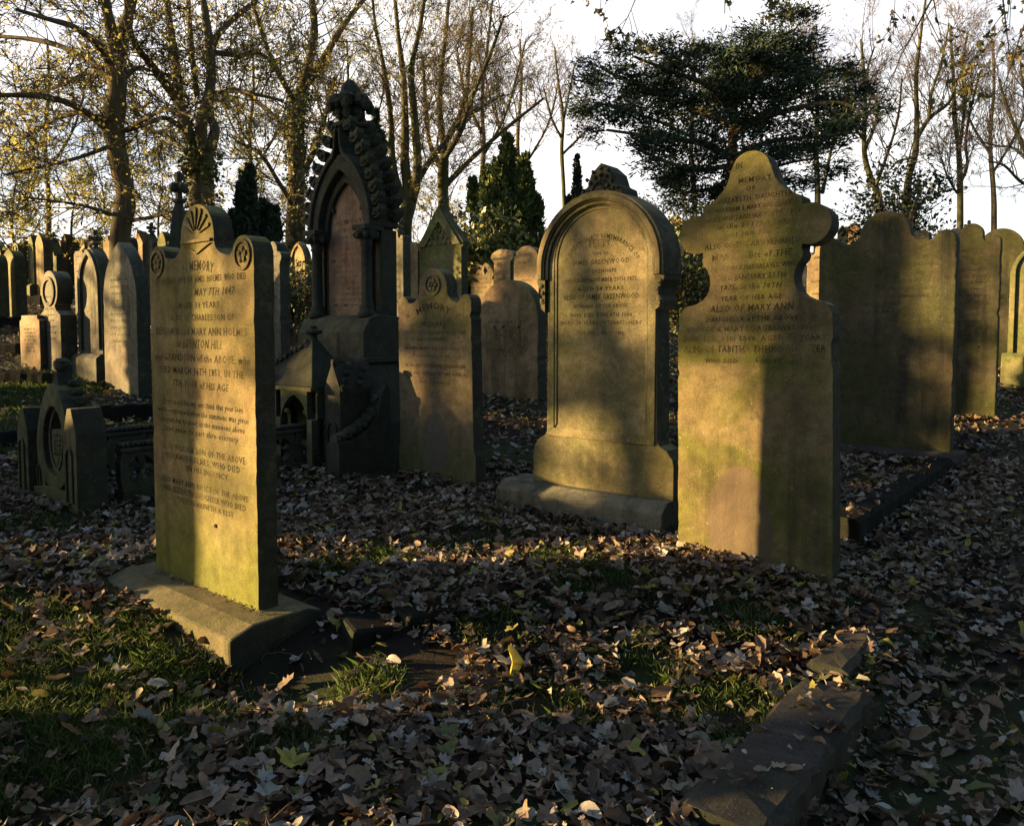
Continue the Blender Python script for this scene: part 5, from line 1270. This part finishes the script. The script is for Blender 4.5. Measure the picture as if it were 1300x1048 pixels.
def litter():
    rg = np.random.default_rng(12)
    A = wedge(33000, 1.5, 6.6, rg, .8); B = wedge(17000, 6.4, 13, rg, .8); Cc = wedge(9000, 13, 24, rg, .8)
    P = np.vstack([A, B, Cc]); size = np.concatenate([np.where(rg.random(len(A)) < .35, rg.uniform(.007, .02, len(A)), rg.uniform(.018, .052, len(A))), rg.uniform(.022, .054, len(B)), rg.uniform(.05, .09, len(Cc))])
    gf = np.array([grassfac(x, y) for x, y in P]); keep = rg.random(len(P)) > gf * .95
    pc = P[:, 0] * .783 - P[:, 1] * .622; keep &= ~((pc > -.58) & (P[:, 1] < 9) & (rg.random(len(P)) < .5))      # trodden path
    # bare soil right of the fan stone's base, thinner on the path
    hole = ((P[:, 0] + .66) / .42) ** 2 + ((P[:, 1] - 3.02) / .26) ** 2 < 1; keep &= ~(hole & (rg.random(len(P)) < .85))
    # keep leaves from passing through upright stones: clear a strip along hero slabs
    for (cx, cy, hw, hd) in ((-1.40, 3.62, .62, .25), (1.27, 4.02, .42, .07), (.51, 5.1, .64, .2), (-.57, 6.27, .43, .07), (-1.33, 6.7, .6, .3), (-3.14, 5.5, .5, .14), (3.3, 6.95, .66, .16)):
        dx = P[:, 0] - cx; dy = P[:, 1] - cy; r = dx * .783 - dy * .622; d = dx * .622 + dy * .783
        keep &= ~((abs(r) < hw) & (abs(d) < hd))
    P = P[keep]; size = size[keep]
    z = vgz(P) + rg.uniform(.005, .045, len(P))
    ex = []; es = []
    for (p0, L_, hw, zt) in (((.567 + .039, 2.106 - .031), .85, .11, -.062), ((1.282, 3.04), 1.45, -.0, -.3), ((1.85, 4.34), 2.6, .07, .173)):
        for _ in range(int(38 * L_ * (hw / .08))):
            a = rg.random() * L_; o_ = rg.uniform(-hw, hw); ex.append((p0[0] + .622 * a + .783 * o_, p0[1] + .783 * a - .622 * o_, zt + rg.uniform(.004, .02))); es.append(rg.uniform(.006, .04) if rg.random() < .6 else rg.uniform(.004, .012))
    for _ in range(70):                            # debris on the ledge of the fan stone's base
        a = rg.uniform(-.4, .56); o_ = rg.uniform(.0, .035); c0 = (-1.079 - .352 + .031, 3.297 + .296 + .037)
        ex.append((c0[0] + .766 * a - .643 * (.055 + o_), c0[1] - .643 * a - .766 * (.055 + o_), .024)); es.append(rg.uniform(.005, .014))
    PP = np.vstack([np.column_stack([P, z]), np.array(ex)]); size = np.concatenate([size, np.array(es)])
    V, F, rn = leaf_cloud(PP, size, rg, .4)
    me = poly(V, F); a = me.attributes.new('rnd', 'FLOAT', 'FACE'); a.data.foreach_set('value', rn)
    mat = rampmat('fallen_leaves', [(0, (.04, .024, .015)), (.25, (.12, .072, .042)), (.5, (.22, .145, .09)), (.76, (.31, .235, .175)), (.91, (.44, .41, .37)), (.94, (.10, .11, .045)), (.985, (.30, .27, .05)), (1, (.42, .34, .06))], rough=.55, trans=.12, spec=.4)
    o = link('fallen_leaves', me, mat, None); tag(o, 'thick litter of brown and mauve autumn leaves over the whole ground', 'leaves', kind='stuff')
    print('leaves', len(P))
litter()
def hero_leaves():
    rg = np.random.default_rng(21)
    # leaves lying on ledges and plinth tops, plus the sun-struck upright one and the big maple leaves
    L = [((.0, 2.98, .07), .075, (1.35, .2, .9), 'golden upright curled leaf catching the sun in the dark foreground', 1, 7),
         ((.08, 2.62, .04), .085, (.35, .0, 2.9), 'big pale maple leaf lying flat below the golden leaf', .8, 1),
         ((-.02, 3.02, .05), .07, (.1, .1, .6), 'pale grey-green maple leaf above the golden leaf', .86, 2),
         ((-.66, 2.3, .04), .07, (.2, .1, 1.2), 'bright yellow-green leaf at the bottom left of centre', .99, 3),
         ((.62, 2.35, .04), .08, (.3, .0, .4), 'large brown maple leaf beside the flat kerb slab', .45, 4),
         ((-.45, 2.62, .05), .075, (.5, .1, 2.2), 'pale star-shaped leaf on the dark soil', .86, 5),
         ((1.02, 2.48, .06), .07, (.2, .2, 1.9), 'orange-brown leaf resting on the flat kerb slab', .35, 0)]
    for (p, s, r, lab, val, t) in L:
        V = LTM[t] * s; F = np.array([[0, 1 + i, 1 + (i + 1) % 16] for i in range(16)])
        me = poly(V, F); a = me.attributes.new('rnd', 'FLOAT', 'FACE'); a.data.foreach_set('value', np.full(16, val, np.float32))
        me.materials.append(bpy.data.materials['fallen_leaves'])
        o = bpy.data.objects.new('fallen_leaf', me); C.objects.link(o); o.location = (p[0], p[1], max(gz(p[0], p[1]), -.2) + p[2]); o.rotation_euler = r
        tag(o, lab, 'leaf', 'single leaves that stand out from the litter')
hero_leaves()
def grass():
    rg = np.random.default_rng(31); pts = []
    for (a, b, r) in GRASSP:
        n = int((13500 if b < 4.6 else 5000) * r * r * 1.6) + 60
        t = rg.uniform(0, 2 * PI, n); q = r * np.sqrt(rg.random(n)) * rg.uniform(.8, 1.15, n); pts.append(np.stack([a + q * np.cos(t), b + q * np.sin(t)], 1))
    pts.append(wedge(3000, 1.6, 8, rg)); pts.append(wedge(9000, 8, 20, rg))
    P = np.vstack(pts)
    clump = np.sin(P[:, 0] * 9 + 1) * np.sin(P[:, 1] * 11) + np.sin(P[:, 0] * 23) * np.sin(P[:, 1] * 19 + 2)
    P = P[clump + rg.normal(0, .6, len(P)) > -.2]; n = len(P)
    z = vgz(P); h = rg.uniform(.018, .062, n) * np.where(P[:, 1] > 8, 1.5, 1); w = .0015 + .0005 * P[:, 1]
    a = rg.uniform(0, 2 * PI, n); lean = rg.uniform(.2, 1.3, n) * h; la = rg.uniform(0, 2 * PI, n)
    c = np.column_stack([P, z - .004]); b = np.stack([np.cos(a) * w, np.sin(a) * w, 0 * a], 1); ld = np.stack([np.cos(la) * lean, np.sin(la) * lean, h], 1)
    mid = c + ld * np.array([.35, .35, .62])
    v = np.stack([c - b, c + b, mid + b * .7, c + ld, mid - b * .7], 1).reshape(-1, 3)
    F = np.arange(n * 5).reshape(n, 5); me = poly(v, F); at_ = me.attributes.new('rnd', 'FLOAT', 'FACE'); at_.data.foreach_set('value', rg.random(n).astype(np.float32))
    mat = rampmat('grass_blades', [(0, (.03, .055, .013)), (.6, (.075, .125, .025)), (.86, (.12, .17, .04)), (1, (.24, .20, .09))], rough=.6, trans=.3)
    tag(link('grass', me, mat), 'tufts of green grass growing through the leaf litter', 'grass', kind='stuff'); print('grass', n)
grass()
# twigs and stalks in the litter
def stalks():
    rg = random.Random(5); b = MB()
    for _ in range(260):
        y = rg.uniform(1.7, 6); x = rg.uniform(-.7, .7) * y; z = gz(x, y) + .03; a = rg.uniform(0, 2 * PI); L = rg.uniform(.05, .16)
        d = Vector((math.cos(a), math.sin(a), rg.uniform(-.1, .45))) * L; p = Vector((x, y, z)); b.tube([p, p + d * .5 + Vector((0, 0, .008)), p + d], [.0016, .0014, .001], 4)
    tag(b.build('fallen_twigs', simple('stalk', (.16, .11, .06), .4)), 'thin twigs and leaf stalks scattered in the litter', 'twigs', kind='stuff')
stalks()
# ================================================================== OUT-OF-FRAME CHURCHYARD TO THE LEFT (shades and dapples the scene)
SUN_EL = 9.0
SLOPE = math.tan(math.radians(SUN_EL))
def offframe():
    protos = []
    for sd_, hgt in ((101, 9.), (102, 10.), (103, 8.)):
        T = Tree(sd_); P0 = [Vector((.25 * math.sin(i * 1.7 + sd_), .25 * math.cos(i * 1.3), -.2 + hgt * i / 6)) for i in range(7)]; R0 = [.24, .19, .17, .14, .10, .07, .03]
        a, b = T.limb(P0, R0, 8)
        for k in range(9):
            z = 2.2 + k * .75; an = k * 2.4 + sd_; q = Vector((0, 0, z)); d = Vector((math.cos(an), math.sin(an), .35)); L = 3.2 - .15 * k
            lp, lr = T.limb([q, q + d * L * .4, q + d * L * .75 + Vector((0, 0, .1)), q + d * L], [.07, .05, .035, .015], 5)
            T.sprout(lp, lr, 9, 1.1, 2, .0, .2, 5, lift=.15)
        protos.append(finish(T, 'broadleaf_tree', 'leafy tree of the belt beyond the left edge that dapples the light', (0, 0, 0), LEAFY, 3000, .10, sd_, group='trees beyond the left edge'))
    spots = [(-20, 5.6, 0), (-24, 9.0, 1), (-17, 1.2, 2), (-27, 13.5, 0), (-23, 6.4, 2), (-31, 18.5, 1), (-26, 5.0, 1), (-34, 24, 2), (-13, -1.6, 0)]
    for i, (x, y, k) in enumerate(spots):
        if i < 3 and k == i: r = protos[k]
        else:
            src = protos[k]; r = src.copy(); C.objects.link(r)
            for ch in src.children: c = ch.copy(); C.objects.link(c); c.parent = r
        r.location = (x, y, gz(x, y)); r.rotation_euler = (0, 0, i * 1.1)
    # slim trunk close by and a row of plain stones that keep the low sun off the ground
    T = Tree(120); P0 = [Vector((.05 * math.sin(i * 1.9), .05 * math.cos(i * 1.3), -.2 + 1.3 * i)) for i in range(8)]; a, b = T.limb(P0, [.21, .19, .18, .15, .12, .08, .06, .03], 8)
    T.sprout(a[14:], b[14:], 14, 1.6, 2, .02, .2, 5, lift=.3)
    o = finish(T, 'broadleaf_tree', 'slim tree just beyond the left edge', (0, 0, 0), LEAFY, 1500, .08, 3, group='trees beyond the left edge'); o.location = (-9.0, 3.80, 0)
    pr = None
    for i, (x, y, w_, h_) in enumerate(((-5.2, 2.35, .8, 1.15), (-6.2, 4.66, .75, 1.35), (-6.6, 5.5, .85, 1.45), (-7.4, 6.5, .8, 1.5), (-7.9, 7.6, .8, 1.5), (-4.6, 1.3, .8, 1.2), (-9.5, 5.0, .8, 1.7), (-9.0, 8.9, .9, 1.5), (-8.6, 5.95, .8, 1.8))):
        o = empty('gravestone', (x, y, gz(x, y)), YAW, 'plain gravestone of the row beyond the left edge', 'gravestone', 'gravestones beyond the left edge')
        q = MB(); q.prism(mirror(half_outline(('round', 'shoulder', 'pointed')[i % 3], w_, h_)), -.07, .07); q.build('slab', S[('w2', 'w3', 'w4')[i % 3]], o, .008)
offframe()
def behind():
    # unseen evergreens, added to block low sky; the last two shade the right-hand slabs
    src = [o for o in C.objects if o.name.startswith('columnar_conifer') and 'fan crest' in o.get('label', '')][0]
    for i, (x, y, k) in enumerate(((-6, -6, 1.7), (-3.2, -7, 1.9), (-.4, -6.2, 1.8), (2.6, -7, 2.0), (5.4, -5.6, 1.8), (8.2, -3.6, 1.9), (10.4, -1, 1.8), (11.6, 2.2, 2.0), (-9, -8, 1.9), (12.6, 5.4, 1.8), (-12, -5, 1.9), (-15, -4.2, 2.0), (-18.5, -4.8, 2.0), (-22, -4, 2.1), (-26, -4.5, 2.1), (-12.5, 7.15, 1.0), (-13.5, 8.75, 1.0))):
        r = src.copy(); C.objects.link(r)
        for ch in src.children: c = ch.copy(); C.objects.link(c); c.parent = r
        r.location = (x, y, gz(x, y)); r.scale = (k * 1.25, k * 1.25, k) if k > 1 else (.85, .85, 1.75); r.rotation_euler = (0, 0, i)
        tag(r, 'unseen dark evergreen added beyond the edges to screen off sky and sun', 'conifer', 'evergreens added outside the picture as light screen')
behind()
# ================================================================== LIGHT
sc = bpy.context.scene
w = bpy.data.worlds.new('World'); sc.world = w; w.use_nodes = True; nt = w.node_tree; nt.nodes.clear(); gg = G(nt)
out = gg.n('ShaderNodeOutputWorld'); bg = gg.n('ShaderNodeBackground'); sky = gg.n('ShaderNodeTexSky', sky_type='NISHITA')
sky.sun_disc = False; sky.sun_elevation = math.radians(SUN_EL); sky.sun_rotation = math.radians(-90); sky.air_density = 1; sky.dust_density = .6; sky.ozone_density = 1
tc = gg.n('ShaderNodeTexCoord').outputs['Generated']
sp = gg.n('ShaderNodeSeparateXYZ'); gg.l(tc, sp.inputs[0])
low = gg.mapr(sp.outputs[2], .36, .62, 1, 0)                       # thin bright cloud hangs low, the zenith is clear
north = gg.mapr(sp.outputs[1], .1, .6, .0, 1)
nz = gg.mapr(gg.noise(gg.vmul(tc, (1, 1, 3)), 2.4, 6, .6), .32, .62, .55, 1.)
cl = gg.math('MULTIPLY', gg.math('MULTIPLY', low, north), nz)
cloud = gg.mix(gg.mapr(gg.noise(gg.vmul(tc, (1, 1, 2.4)), 3.5, 5, .6), .3, .7), (4.3, 4.35, 4.8), (7.6, 7.2, 6.8))
gg.l(gg.mix(cl, sky.outputs[0], cloud), bg.inputs['Color']); bg.inputs['Strength'].default_value = .06
gg.l(bg.outputs[0], out.inputs[0])
sd = bpy.data.lights.new('sun', 'SUN'); sd.energy = 5.0; sd.angle = math.radians(.55); sd.color = (1, .68, .29)
so = bpy.data.objects.new('sun', sd); C.objects.link(so)
so.rotation_euler = Vector((math.cos(math.radians(SUN_EL)), 0, -math.sin(math.radians(SUN_EL)))).to_track_quat('-Z', 'Y').to_euler(); so.location = (-30, 4, 12)
sc.view_settings.view_transform = 'Standard'; sc.view_settings.look = 'None'; sc.view_settings.exposure = 2.0; sc.view_settings.gamma = 1
